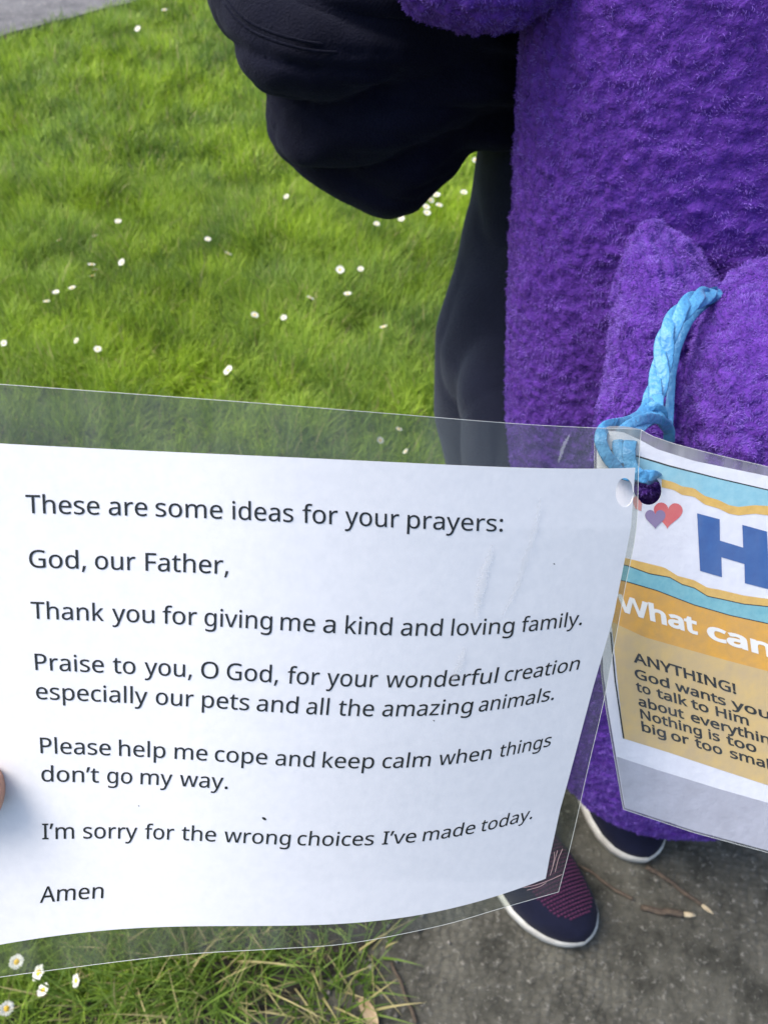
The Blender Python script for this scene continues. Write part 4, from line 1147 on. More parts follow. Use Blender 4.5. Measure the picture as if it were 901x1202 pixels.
BOLD={"!":[216,[[131,161,85,161,65,573,151,573],[58,43,59,61,64,75,72,85,83,92,94,96,107,97,120,96,132,92,142,85,151,75,156,61,157,43,156,26,151,12,142,2,132,-6,120,-10,107,-11,94,-10,83,-6,72,2,64,12,59,26]]],"A":[512,[[437,0,368,177,141,177,73,0,0,0,224,575,289,575,512,0],[255,500,165,241,346,241]]],"G":[584,[[326,302,524,302,524,22,493,12,431,-1,398,-5,323,-8,267,-4,217,8,173,28,136,55,105,89,81,130,63,176,52,229,49,286,53,343,65,395,84,442,111,482,145,517,186,544,233,564,286,577,346,581,377,580,407,577,437,572,491,557,516,547,489,484,468,493,421,508,395,513,369,516,342,517,298,514,259,505,225,489,195,468,170,441,150,409,136,373,127,332,124,286,127,243,134,202,146,166,164,133,187,106,216,84,251,68,292,58,340,55,385,56,421,61,452,68,452,238,326,238]]],"H":[594,[[516,0,443,0,443,267,150,267,150,0,78,0,78,573,150,573,150,330,443,330,443,573,516,573]]],"I":[272,[[239,0,32,0,32,42,99,57,99,515,32,531,32,573,239,573,239,531,172,515,172,57,239,42]]],"N":[609,[[532,0,447,0,141,476,138,476,144,0,78,0,78,573,161,573,467,99,470,99,464,573,532,573]]],"T":[446,[[259,0,187,0,187,509,8,509,8,573,437,573,437,509,259,509]]],"W":[746,[[735,573,583,0,510,0,370,488,234,0,161,0,10,573,85,573,201,87,206,119,333,573,407,573,544,87,545,100,660,573]]],"Y":[454,[[227,291,376,573,454,573,263,222,263,0,191,0,191,219,0,573,79,573]]],"a":[450,[[231,437,279,433,318,422,347,403,368,375,381,338,385,293,385,0,334,0,320,61,317,61,292,33,279,22,250,5,234,-1,216,-5,172,-8,148,-7,124,-2,103,6,84,16,68,30,55,48,45,68,39,92,37,119,43,159,59,192,87,219,127,238,179,251,243,257,316,259,316,285,313,317,306,342,293,359,275,371,253,378,227,380,205,379,183,376,106,347,84,400,104,410,126,419,177,432,204,436],[252,208,204,203,167,195,141,182,124,165,113,144,110,119,112,97,120,79,132,66,148,56,167,51,188,49,223,52,253,62,279,79,299,103,311,134,315,172,315,210]]],"b":[493,[[135,373,139,373,153,390,169,405,189,419,213,429,240,435,272,437,322,431,365,412,401,381,428,338,444,283,449,215,447,168,439,127,427,91,410,61,390,36,365,17,337,3,306,-5,272,-8,240,-6,213,0,189,10,169,24,153,38,139,55,133,55,119,0,68,0,68,609,139,609],[260,379,231,377,207,371,188,361,172,348,159,330,150,308,144,282,140,252,142,165,150,125,165,93,187,69,219,55,261,51,297,55,325,69,348,93,363,126,373,166,376,216,373,265,363,306,348,338,325,360,296,374]]],"c":[385,[[241,-8,204,-5,170,2,139,15,112,34,88,58,69,87,55,123,47,165,44,213,47,262,56,305,71,342,90,372,114,396,142,415,174,428,208,435,245,438,288,435,344,421,358,415,337,356,292,370,244,376,217,374,193,368,172,358,155,343,141,325,131,303,123,277,119,247,117,213,119,181,123,152,131,126,141,104,155,86,172,71,191,61,214,55,240,53,283,56,336,71,351,78,351,15,336,8,304,-2]]],"d":[493,[[221,-8,171,-2,128,17,92,48,65,91,49,146,44,214,49,282,66,338,93,381,128,413,171,432,221,438,243,437,262,434,296,423,310,416,335,397,354,374,359,374,354,438,354,609,425,609,425,0,368,0,358,58,354,58,323,24,296,7,262,-4,242,-7],[232,51,273,55,305,67,328,88,343,117,352,154,352,263,343,304,329,336,306,360,274,375,231,379,196,374,168,359,146,334,130,300,120,260,117,213,120,165,130,125,146,93,168,69,197,55]]],"e":[452,[[234,438,269,435,301,427,329,414,354,396,374,373,390,346,402,315,409,281,411,244,411,201,117,201,122,157,134,119,154,90,181,69,215,56,254,52,280,53,327,60,370,73,392,82,392,20,349,4,304,-5,251,-8,212,-5,176,3,143,17,114,36,90,61,70,91,56,126,47,167,44,212,47,257,55,297,68,333,86,364,108,390,134,411,164,426,198,435],[233,380,202,377,175,366,154,348,137,323,125,293,119,257,338,257,333,302,326,322,318,338,306,353,292,364,276,373,256,378]]],"g":[493,[[221,438,248,436,273,431,297,422,319,409,338,393,355,373,359,373,369,430,425,430,425,-7,423,-46,416,-80,404,-109,388,-135,367,-155,341,-172,310,-183,274,-190,233,-192,202,-192,147,-186,99,-174,78,-165,78,-100,99,-110,149,-125,177,-130,206,-133,237,-134,271,-130,300,-119,324,-101,341,-77,352,-48,355,-13,358,57,354,57,338,37,320,21,299,8,275,-1,250,-6,221,-8,170,-2,126,18,91,51,65,95,49,149,44,214,49,278,65,332,91,377,126,411,169,431],[230,379,207,376,187,370,169,359,153,344,140,326,130,303,123,277,119,247,117,213,120,165,130,124,146,92,169,68,197,54,232,50,271,53,288,58,303,65,315,74,326,85,336,98,343,113,349,131,353,151,355,251,350,282,343,309,332,331,319,348,302,362,281,371,257,377]]],"h":[496,[[135,370,140,370,149,385,161,397,188,416,204,424,238,434,273,437,306,435,335,430,360,421,382,408,399,391,413,370,423,344,429,314,431,280,431,0,361,0,361,275,358,307,351,333,338,353,319,367,295,376,265,379,235,377,210,370,189,360,173,347,160,329,150,308,144,283,140,254,139,222,139,0,68,0,68,609,139,609]]],"i":[207,[[139,430,139,0,68,0,68,430],[104,591,115,590,124,586,133,580,140,572,144,560,145,546,144,532,140,521,133,512,124,506,115,502,104,501,93,502,83,506,75,512,68,521,64,532,63,546,64,560,68,572,75,580,83,586,93,590]]],"k":[428,[[135,221,138,221,326,430,409,430,235,246,421,0,336,0,187,200,138,158,138,0,68,0,68,609,138,609]]],"l":[207,[[139,0,68,0,68,609,139,609]]],"m":[750,[[540,438,584,434,621,421,649,401,669,371,681,330,685,280,685,0,615,0,615,277,613,308,606,333,594,353,577,367,555,376,528,379,490,374,460,362,438,342,423,315,414,280,411,237,411,0,342,0,342,277,341,298,337,317,332,333,325,347,315,359,303,367,289,374,253,379,227,377,204,370,185,360,170,347,158,329,150,308,144,283,140,255,139,223,139,0,68,0,68,430,125,430,136,371,140,371,149,385,160,398,186,418,217,431,233,435,266,438,298,436,325,430,349,420,369,406,386,388,398,366,402,366,418,388,438,406,461,420,486,430,512,436]]],"n":[496,[[275,438,322,434,361,421,391,401,413,371,426,330,431,280,431,0,361,0,361,275,358,307,351,333,338,353,319,367,295,376,265,379,222,374,189,361,166,338,151,308,142,269,139,223,139,0,68,0,68,430,125,430,136,371,140,371,150,385,162,398,175,409,190,418,222,431,239,435]]],"o":[485,[[442,216,440,181,436,150,428,121,417,95,404,71,388,51,369,33,348,18,324,7,299,-1,271,-6,241,-8,214,-6,188,-1,163,7,140,18,119,33,100,51,84,71,70,95,59,121,51,150,46,181,44,216,47,261,55,301,68,336,87,367,110,392,137,412,169,426,204,435,244,438,281,435,316,426,347,412,374,392,398,367,417,336,431,301,439,261],[117,216,119,184,123,154,130,128,141,105,155,86,172,71,192,59,216,53,243,51,270,53,294,59,314,71,331,86,345,105,356,128,363,154,367,184,369,216,367,248,363,277,355,303,345,325,331,344,314,359,294,370,270,376,242,379,202,374,171,359,147,335,130,303,120,263]]],"r":[331,[[319,433,310,368,248,373,232,369,217,363,202,355,189,346,176,334,166,321,156,305,149,289,143,270,140,251,139,229,139,0,68,0,68,430,126,430,134,351,137,351,147,367,170,395,183,407,198,418,231,433,249,437]]],"s":[384,[[348,119,346,92,339,69,327,49,311,32,292,18,268,6,241,-2,210,-6,176,-8,122,-5,99,-1,59,11,42,19,42,83,128,54,153,50,178,49,211,51,236,57,256,66,269,79,277,94,280,112,279,123,276,132,271,141,264,150,222,176,148,206,84,239,69,252,57,266,48,283,43,302,41,324,46,358,61,386,85,408,118,425,157,435,202,438,228,437,275,430,339,409,315,353,238,377,197,380,171,379,149,374,131,366,118,356,111,343,108,328,109,317,113,307,119,298,127,290,193,256,268,226,289,215,321,191,333,176,341,159,346,140]]],"t":[289,[[272,59,272,5,253,-2,213,-8,178,-7,157,-3,138,4,120,13,104,27,91,44,82,66,76,93,74,125,74,375,13,375,13,409,75,437,103,528,144,528,144,430,269,430,269,375,144,375,144,127,146,103,153,83,163,69,177,58,193,52]]],"u":[496,[[427,430,427,0,370,0,359,57,356,57,346,43,321,20,306,11,290,4,256,-5,220,-8,187,-6,159,-1,134,8,112,21,95,38,81,59,71,85,65,114,63,148,63,430,135,430,135,153,137,122,145,96,158,76,176,62,200,53,230,51,260,53,285,59,306,69,323,82,336,100,345,121,352,146,356,175,357,206,357,430]]],"v":[407,[[163,0,0,430,75,430,201,63,204,63,332,430,407,430,244,0]]],"w":[630,[[316,357,313,357,207,1,127,1,9,431,82,431,169,73,172,73,277,431,354,431,457,74,460,74,549,431,621,431,502,1,419,1]]],"y":[409,[[1,430,76,430,193,117,205,68,209,68,245,186,333,430,409,430,224,-59,213,-85,188,-130,173,-148,157,-164,138,-176,117,-185,94,-191,44,-192,9,-186,9,-130,72,-134,86,-131,99,-126,121,-110,138,-87,152,-59,174,-2]]]}



def _inside(pt, poly):
    c = False
    for a, b in zip(poly, poly[1:] + poly[:1]):
        if (a[1] > pt[1]) != (b[1] > pt[1]) and pt[0] < (b[0] - a[0]) * (pt[1] - a[1]) / (b[1] - a[1]) + a[0]: c = not c
    return c


_cache = {}


def glyph_tris(cs, fat):
    key = (id(cs), fat)
    if key in _cache: return _cache[key]
    polys = [[(c[i], c[i + 1]) for i in range(0, len(c), 2)] for c in cs]
    holes = {i: next((j for j in range(len(polys)) if j != i and all(_inside(q, polys[j]) for q in polys[i])), None) for i in range(len(polys))}
    def grow(pl, sgn):
        n = len(pl)
        area = sum(pl[i][0] * pl[(i + 1) % n][1] - pl[(i + 1) % n][0] * pl[i][1] for i in range(n))
        o = []
        for i in range(n):
            p0, p1, p2 = pl[i - 1], pl[i], pl[(i + 1) % n]
            d1 = (p1[0] - p0[0], p1[1] - p0[1]); d2 = (p2[0] - p1[0], p2[1] - p1[1])
            l1 = math.hypot(*d1) or 1; l2 = math.hypot(*d2) or 1
            nx = d1[1] / l1 + d2[1] / l2; ny = -d1[0] / l1 - d2[0] / l2
            l = math.hypot(nx, ny)
            if l < 0.3:
                o.append(p1); continue
            k = fat * sgn * (1 if area > 0 else -1) / max(l / 2, 0.65)
            o.append((p1[0] + nx / l * k, p1[1] + ny / l * k))
        return o
    loops = []
    for i, pl in enumerate(polys):
        q = grow(pl, 1 if holes[i] is None else -1)
        n = len(q)
        ar = sum(q[k][0] * q[(k + 1) % n][1] - q[(k + 1) % n][0] * q[k][1] for k in range(n))
        if (ar > 0) != (holes[i] is None): q = q[::-1]
        loops.append(q)
    pts, edges = [], []
    for q in loops:
        b = len(pts)
        pts += [Vector(p) for p in q]
        edges += [(b + k, b + (k + 1) % len(q)) for k in range(len(q))]
    v, e, f, *_ = delaunay_2d_cdt(pts, edges, [], 0, 1e-3)
    V = [(p.x, p.y) for p in v]
    F = []
    for t in f:
        cx, cy = sum(V[k][0] for k in t) / 3, sum(V[k][1] for k in t) / 3
        w = 0
        for q in loops:
            for p0, p1 in zip(q, q[1:] + q[:1]):
                if (p0[1] > cy) != (p1[1] > cy) and cx < (p1[0] - p0[0]) * (cy - p0[1]) / (p1[1] - p0[1]) + p0[0]:
                    w += 1 if p1[1] > p0[1] else -1
        if w > 0: F.append(tuple(t))
    _cache[key] = (V, F)
    return V, F


def glyph_mesh(items, fat, off, name, material, parent, DF):
    """items: (glyph contours, transform (x,y)->pixel); lettering laid on the bent surface"""
    V, F = [], []
    for cs, tf in items:
        v, f = glyph_tris(cs, fat)
        b = len(V)
        V += [tf(x, y) for x, y in v]
        F += [(b + t[0], b + t[1], b + t[2]) for t in f]
    Q = np.array(V); F = np.array(F)
    W = P(Q[:, 0], Q[:, 1], DF(Q[:, 0], Q[:, 1]) - off)
    nrm = np.cross(W[F[:, 1]] - W[F[:, 0]], W[F[:, 2]] - W[F[:, 0]])
    fl = ((C0 - W[F[:, 0]]) * nrm).sum(1) < 0
    F[fl] = F[fl][:, ::-1]
    return mesh_np(name, W, F, material, parent, smooth=False)


def word_layout(font, w):
    x = 0; out = []; lo, hi = 1e9, -1e9
    for ch in w:
        adv, cs = font[ch]
        for c in cs:
            lo = min(lo, x + min(c[0::2])); hi = max(hi, x + max(c[0::2]))
        out.append((x, cs)); x += adv
    return out, lo, hi


card = thing('prayer_card', P(350, 800, .24), 'white laminated prayer card printed with black text, held in front and filling the lower left', 'card')
hole1 = ellipse(732.5, 578, 10.5, 17)
ts = np.linspace(523, 1102, 60)
outer = []
for s in np.linspace(-0.115, 1, 90): outer.append((float(XC(s, 523)), float(YC(XC(s, 523), 523))))
for t in ts[1:]: outer.append((float(XC(1, t)), float(YC(XC(1, t), t))))
for s in np.linspace(1, -0.115, 90)[1:]: outer.append((float(XC(s, 1102)), float(YC(XC(s, 1102), 1102))))
for t in ts[::-1][1:-1]: outer.append((float(XC(-0.115, t)), float(YC(XC(-0.115, t), t))))
sheet('paper', outer, [hole1], 6, DC, 0.0, M_PAPER, card, 0.00025)
film_o = smooth_open([(-78, 445), (0, 451), (150, 462), (300, 473), (450, 485), (600, 497), (680, 501.5), (752, 504)], 60).tolist()
film_r = smooth_open([(752, 504), (749, 550), (746, 622), (733, 690), (722, 750), (707, 828), (690, 900), (671, 985), (655, 1047)], 50).tolist()
film_b = smooth_open([(655, 1047), (585, 1067), (515, 1087), (412, 1107), (330, 1113.5), (240, 1118.5), (167, 1125.5), (67, 1138), (0, 1147), (-92, 1160)], 60).tolist()
film_l = [(-90, 1000), (-86, 800), (-82, 600)]
fout = film_o + film_r[1:] + film_b[1:] + film_l
sheet('film', fout, [hole1], 8, DC, 0.0008, M_FILM_CLEAR, card)
sheet('backing_film', fout, [hole1], 8, DC, -0.0013, M_FILM_BACK, card)
# bright cut edge of the film
def edge_strip(name, poly, w, off, DF, material, parent):
    q = np.array(poly)
    W = P(q[:, 0], q[:, 1], DF(q[:, 0], q[:, 1]) - off)
    V, F = strand(W, w * .65, w * .8, 6, False)
    return mesh_np(name, V, F, material, parent)
edge_strip('film_edge', fout[:len(film_o) + len(film_r) + len(film_b) - 2], 0.00013, 0.0, DC, M_EDGE, card)

CAPG = max(GLYPHS['T'][1][0][1::2])
CAPB = max(BOLD['T'][1][0][1::2]) if 'T' in BOLD else 590
LINES = [
 (603, 21.4, [('These', 31, 117), ('are', 128, 173), ('some', 183, 261), ('ideas', 273, 344), ('for', 355, 396), ('your', 405, 468), ('prayers:', 478, 589.5)]),
 (667, 20.6, [('God,', 35, 101), ('our', 112, 159), ('Father,', 171, 268)]),
 (727, 19.6, [('Thank', 37, 122), ('you', 132, 181), ('for', 191, 231), ('giving', 240, 319), ('me', 329, 369), ('a', 379, 393), ('kind', 405, 459), ('and', 470, 518), ('loving', 529, 602), ('family.', 611, 682)]),
 (787, 19, [('Praise', 42, 122), ('to', 133, 159), ('you,', 170, 225), ('O', 236, 256), ('God,', 266, 326), ('for', 337, 374), ('your', 383, 442), ('wonderful', 452, 582), ('creation', 591, 678)]),
 (821, 18.6, [('especially', 43, 173), ('our', 183, 227), ('pets', 237, 292), ('and', 301, 349), ('all', 359, 385), ('the', 396.5, 437.6), ('amazing', 448, 553), ('animals.', 561, 649)]),
 (884, 18.2, [('Please', 48, 130), ('help', 140, 194), ('me', 205, 243), ('cope', 252, 313), ('and', 323, 368), ('keep', 378, 438), ('calm', 448, 504), ('when', 514, 575), ('things', 585, 645)]),
 (917, 18, [('don’t', 49, 116), ('go', 126, 155), ('my', 165, 202), ('way.', 211, 267)]),
 (985, 18.4, [('I’m', 50, 87), ('sorry', 98, 161), ('for', 170, 204), ('the', 213, 253), ('wrong', 263, 340), ('choices', 348.5, 437.6), ('I’ve', 448, 487), ('made', 495.5, 556), ('today.', 563, 623.6)]),
 (1060, 18.8, [('Amen', 47, 121)]),
]
for t0, cap, words in LINES:
    items = []
    xr0 = float(np.interp(t0, XR_T, XR_X)); xl0 = float(np.interp(t0, XL_T, XL_X))
    for w, xa, xb in words:
        lay, lo, hi = word_layout(GLYPHS, w)
        for gx, cs in lay:
            def tf(x, y, gx=gx, lo=lo, hi=hi, xa=xa, xb=xb, w=w):
                # pen runs along the baseline at even spacing
                bx = xa + (gx + x - lo) / (hi - lo) * (xb - xa)
                hgt = y / CAPG * cap * (1 - 0.10 * max(0, (bx - 400) / 300))
                s = (bx - xl0) / (xr0 - xl0)
                t = t0 - hgt
                X = float(XC(s, t))
                return (X, float(YC(X, t)))
            items.append((cs, tf))
    glyph_mesh(items, 3, 0.00016, 'text_line', M_INK, card, DC)
for sx, sy, sr in ((310, 961, 2.2), (509, 846, 0.8), (163, 946, .7), (650, 662, .9)):
    sheet('ink_speck', ellipse(sx, sy, sr * 1.3, sr * .7, .5, 10), [], 900, DC, 0.00017, M_INK, card)

# glare painted as pale hazy streaks, and heat wrinkles in the laminate
M_GLARE = mat_film('film_glare', 0.13, (0.95, 0.95, 0.95), (0.85, 0.85, 0.86))
def glare_streak(path, w, seed):
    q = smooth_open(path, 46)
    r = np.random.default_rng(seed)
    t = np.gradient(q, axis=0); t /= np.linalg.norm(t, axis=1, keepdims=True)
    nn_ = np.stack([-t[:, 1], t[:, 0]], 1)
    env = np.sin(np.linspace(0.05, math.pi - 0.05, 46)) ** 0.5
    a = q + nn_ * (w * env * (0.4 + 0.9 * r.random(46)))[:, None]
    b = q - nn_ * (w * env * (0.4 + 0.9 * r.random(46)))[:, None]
    sheet('glare_streak', a.tolist() + b[::-1].tolist(), [], 900, DC, 0.0010, M_GLARE, card)
glare_streak([(634, 585), (628, 620), (617, 655), (606, 690), (590, 722)], 3.2, 1)
glare_streak([(578, 640), (570, 668), (562, 700), (560, 724)], 5.5, 2)
glare_streak([(545, 760), (538, 785), (530, 800)], 4, 3)
glare_streak([(668, 510), (660, 526), (655, 543)], 2.2, 5)
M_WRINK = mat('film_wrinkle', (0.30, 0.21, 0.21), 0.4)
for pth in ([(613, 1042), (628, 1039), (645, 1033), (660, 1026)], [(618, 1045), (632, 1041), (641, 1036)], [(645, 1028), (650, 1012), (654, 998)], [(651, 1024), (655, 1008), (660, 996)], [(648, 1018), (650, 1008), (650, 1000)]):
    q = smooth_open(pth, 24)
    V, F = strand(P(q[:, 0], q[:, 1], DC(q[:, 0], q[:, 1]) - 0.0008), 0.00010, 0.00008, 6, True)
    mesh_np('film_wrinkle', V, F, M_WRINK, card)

# ------------------------------------------------------------------ colourful sign on the right
def DS(px, py):
    px, py = np.asarray(px, float), np.asarray(py, float)
    return 0.303 + 0.000072 * (py - 520) + 0.00003 * (px - 700) - 0.000000028 * (px - 730) ** 2 + 0.006 * np.clip((745 - px) / 60, 0, 1) ** 2


def curve(pts):
    p = np.array(pts, float)
    def f(x):
        x = np.asarray(x, float)
        y = np.interp(x, p[:, 0], p[:, 1])
        m = (p[-1, 1] - p[max(-3, -len(p)), 1]) / (p[-1, 0] - p[max(-3, -len(p)), 0])
        return np.where(x > p[-1, 0], p[-1, 1] + (x - p[-1, 0]) * m, np.where(x < p[0, 0], p[0, 1] - (p[0, 0] - x) * .12, y))
    return f


c_top = curve([(700, 512), (712, 500), (730, 500), (749, 503), (765, 512), (791, 521), (843, 534.5), (901, 548)])
c_white = curve([(700, 520), (712, 506), (730, 507), (750, 516), (770, 527), (814, 541), (901, 559)])
c_dark = curve([(700, 524), (749, 535), (785, 546), (843, 561), (901, 574.5)])
c_dark2 = curve([(700, 526), (749, 537), (785, 548), (843, 562.5), (901, 576)])
c_teal1 = curve([(700, 548), (767, 560), (790, 566), (800, 571), (814, 573), (826, 582), (843, 587), (855, 593), (866, 595), (885, 593), (901, 594)])
c_yel1 = curve([(700, 560), (773, 571.5), (790, 575), (800, 581), (814, 583), (826, 592), (843, 597), (855, 603), (866, 605), (885, 603), (901, 605)])
c_yel2 = curve([(700, 648), (736, 655.5), (779, 666), (795, 676), (814, 681), (830, 690), (843, 692), (872, 699), (901, 703)])
c_teal2 = curve([(700, 657), (736, 664), (762, 673.5), (785, 677.5), (800, 686), (814, 690), (830, 700), (843, 702.5), (872, 709), (901, 712)])
c_or1 = curve([(700, 674), (734, 682.5), (770, 693), (814, 710), (857, 722.5), (901, 732)])
c_or2 = curve([(700, 725), (720, 731), (756, 748), (814, 764.5), (857, 776.5), (901, 788)])
c_be = curve([(700, 856), (732, 867), (785, 883.5), (843, 903), (901, 922)])
c_pb = curve([(700, 879), (720, 887), (770, 903.5), (843, 926), (901, 942.5)])
c_fb = curve([(700, 940), (731, 950), (814, 977.5), (901, 1001)])
XSL = lambda y: np.interp(y, [500, 512, 530, 700, 790, 828, 951], [704, 698, 697, 701, 705, 710, 731])
XE = 1110.0


def band(name, ca, cb, material, off, xl=None, xr=XE, n=60):
    """ribbon of print between two curves"""
    up, lo = [], []
    def left(c):
        x = 700.0
        for _ in range(8): x = float(XSL(c(x))) if xl is None else float(xl(c(x)))
        return x
    xa, xb = left(ca), left(cb)
    U = [(x, float(ca(x))) for x in np.linspace(xa, xr, n)]
    Lw = [(x, float(cb(x))) for x in np.linspace(xb, xr, n)]
    q = np.array(U + Lw)
    W = P(q[:, 0], q[:, 1], DS(q[:, 0], q[:, 1]) - off)
    j = np.arange(n - 1)
    F = np.stack([j, n + j, n + j + 1, j + 1], 1)
    return mesh_np(name, W, F, material, sign)


sign = thing('colourful_sign', P(850, 750, .32), 'laminated sign with teal and yellow wavy bands and hearts hanging from the blue ribbon', 'sign')
hole2 = ellipse(759.5, 574.5, 16, 18.5, -0.35)
so = [(float(x), float(c_top(x))) for x in np.linspace(700, XE, 80)]
so += [(float(x), float(c_fb(x))) for x in np.linspace(XE, 731, 60)]
so += [(float(XSL(y)), float(y)) for y in np.linspace(945, 516, 50)]
po = [(float(x), float(c_white(x))) for x in np.linspace(703, XE - 20, 80)]
po += [(float(x), float(c_fb(x)) - 2.5) for x in np.linspace(XE - 20, 733.5, 60)]
po += [(float(XSL(y)) + 2.5, float(y)) for y in np.linspace(943, 524, 50)]
M_SPAPER = mat('sign_paper', (0.74, 0.74, 0.80), 0.5, var=(0.68, 0.68, 0.75), scale=160, bump=0.2, bscale=400)
M_SBAND = mat('lower_backing_paper', (0.42, 0.42, 0.49), 0.35, var=(0.36, 0.36, 0.42), scale=120, bump=0.3, bscale=300)
M_TEAL = mat('teal_print', (0.13, 0.38, 0.46), 0.55, var=(0.20, 0.47, 0.52), scale=260, bump=0.2)
M_TEALP = mat('pale_teal_print', (0.21, 0.47, 0.58), 0.55, var=(0.29, 0.54, 0.62), scale=260, bump=0.2)
M_YEL = mat('yellow_print', (0.72, 0.45, 0.10), 0.55, var=(0.60, 0.36, 0.07), scale=260)
M_ORA = mat('orange_print', (0.72, 0.36, 0.03), 0.55, var=(0.56, 0.30, 0.05), scale=160)
M_BEI = mat('beige_print', (0.62, 0.43, 0.16), 0.55, var=(0.52, 0.38, 0.19), scale=130)
M_DBLUE = mat('dark_blue_print', (0.012, 0.075, 0.28), 0.5, var=(0.02, 0.10, 0.33), scale=200)
M_RED = mat('red_print', (0.62, 0.07, 0.08), 0.5, var=(0.66, 0.12, 0.11), scale=150)
M_MAUVE = mat('mauve_print', (0.24, 0.17, 0.32), 0.5)
M_PINK = mat('pink_print', (0.62, 0.25, 0.22), 0.5)
M_WINK = mat('white_lettering', (0.80, 0.78, 0.74), 0.5)
M_SFILM = mat_film('sign_film', 0.05, (0.96, 0.97, 0.97), bump=0.1)
M_SFILMB = mat_film('sign_back_film', 0.35, (0.6, 0.6, 0.6), (0.42, 0.42, 0.44), bump=0.1)
sheet('paper', po, [hole2], 9, DS, 0.0, M_SPAPER, sign, 0.0003)
sheet('backing_film', so, [hole2], 9, DS, -0.0008, M_SFILMB, sign)
sheet('film', so, [hole2], 9, DS, 0.0007, M_SFILM, sign)
edge_strip('film_edge', so[10:] , 0.00016, 0.0, DS, M_EDGE, sign)


def clipband(name, ca, cb, material, off, xl=None, hole=None, n=80):
    def left(c):
        x = 720.0
        for _ in range(10): x = float(XSL(c(x))) + 3 if xl is None else float(xl(float(c(x))))
        return x
    xa, xb = left(ca), left(cb)
    o = [(float(x), float(ca(x))) for x in np.linspace(xa, XE - 24, n)] + [(float(x), float(cb(x))) for x in np.linspace(XE - 24, xb, n)]
    return sheet(name, o, [hole] if hole else [], 9, DS, off, material, sign)


clipband('dark_line', c_dark, c_dark2, M_INK, 0.00010)
hp = [p for p in hole2]
# top wavy bands pass round the punched hole
xr_of_hole = lambda y: 743.0
clipband('wavy_band', c_dark2, c_teal1, M_TEALP, 0.00012, xl=lambda y: 752 if y > 550 else 722)
clipband('wavy_band', c_teal1, c_yel1, M_YEL, 0.00014, xl=lambda y: 776)
clipband('wavy_band', c_yel2, c_teal2, M_YEL, 0.00012)
clipband('wavy_band', c_teal2, c_or1, M_TEAL, 0.00014)
lin = lambda c, d: (lambda x: c(x) + d)
clipband('thin_outline', lin(c_teal2, -0.5), lin(c_teal2, 0.6), M_INK, 0.00018)
clipband('thin_outline', lin(c_or1, -0.5), lin(c_or1, 0.6), M_INK, 0.00018)
clipband('orange_panel', c_or1, c_or2, M_ORA, 0.00012)
BXL = lambda y: float(np.interp(y, [725, 867], [716.5, 731.5]))
clipband('beige_panel', c_or2, c_be, M_BEI, 0.00012, xl=BXL)
clipband('lower_backing', c_pb, lin(c_fb, -2.5), M_SBAND, 0.00012)
q = [(715.3, 742), (717.0, 742), (722.5, 800), (732.4, 867), (730.6, 867), (720.8, 800)]
sheet('border_line', q, [], 900, DS, 0.00025, M_INK, sign)
sheet('letter', [(817.5, 602.5), (844, 609.5), (844.3, 634.5), (871.5, 642.8), (870.5, 616), (899.5, 624), (903, 692), (873.5, 684.6), (873, 662), (846, 654), (846.7, 677.5), (821, 670)], [], 900, DS, 0.0002, M_DBLUE, sign)


def heart(cx, cy, w, h, rot):
    o = []
    for a in np.linspace(0, 2 * math.pi, 40, endpoint=False):
        x = 16 * math.sin(a) ** 3 / 16 * w / 2
        y = -(13 * math.cos(a) - 5 * math.cos(2 * a) - 2 * math.cos(3 * a) - math.cos(4 * a)) / 14.5 * h / 2
        o.append((cx + x * math.cos(rot) - y * math.sin(rot), cy + x * math.sin(rot) + y * math.cos(rot)))
    return o


sheet('heart', heart(783.5, 603, 34, 31, 0.05), [], 900, DS, 0.0002, M_RED, sign)['label'] = 'larger red heart'
sheet('heart', heart(768.5, 608, 24, 23, 0.0), [], 900, DS, 0.0003, M_MAUVE, sign)['label'] = 'smaller mauve heart'
sheet('heart', [(741, 586), (746, 582), (753, 591), (752, 600), (745, 597)], [], 900, DS, 0.0002, M_PINK, sign)['label'] = 'scrap of a pink heart beside the punched hole'


def sign_line(words, x0, y0, slope, cap, lean, material, curv=0.0, fat=21):
    items = []
    for w, xa, xb in words:
        lay, lo, hi = word_layout(BOLD, w)
        for gx, cs in lay:
            def tf(x, y, gx=gx, lo=lo, hi=hi, xa=xa, xb=xb):
                X = xa + (gx + x - lo) / (hi - lo) * (xb - xa)
                h = y / CAPB * cap
                return (X - lean * h, y0 + (X - x0) * slope + curv * (X - x0) ** 2 - h)
            items.append((cs, tf))
    glyph_mesh(items, fat, 0.0003, 'text_line', material, sign, DS)


sign_line([('What', 727, 817), ('can', 832, 905)], 736, 719, 0.31, 18.5, 0.12, M_WINK, fat=34)
sign_line([('ANYTHING!', 744, 863)], 744, 777, 0.315, 11.5, 0.12, M_INK)
sign_line([('God', 745.5, 785), ('wants', 793, 851), ('you', 859, 903)], 745, 795.5, 0.31, 10.8, 0.12, M_INK)
sign_line([('to', 747, 763), ('talk', 771, 806), ('to', 811.5, 831), ('Him', 840.5, 878)], 747, 811, 0.31, 10.8, 0.12, M_INK)
sign_line([('about', 749.5, 802), ('everything', 811, 916)], 749.5, 828, 0.30, 10.8, 0.12, M_INK)
sign_line([('Nothing', 752, 823), ('is', 832, 844), ('too', 853, 887)], 752, 843, 0.30, 10.8, 0.12, M_INK)
sign_line([('big', 753.5, 781), ('or', 788, 808), ('too', 816, 847), ('small', 857, 908)], 753.5, 858, 0.30, 10.8, 0.12, M_INK)

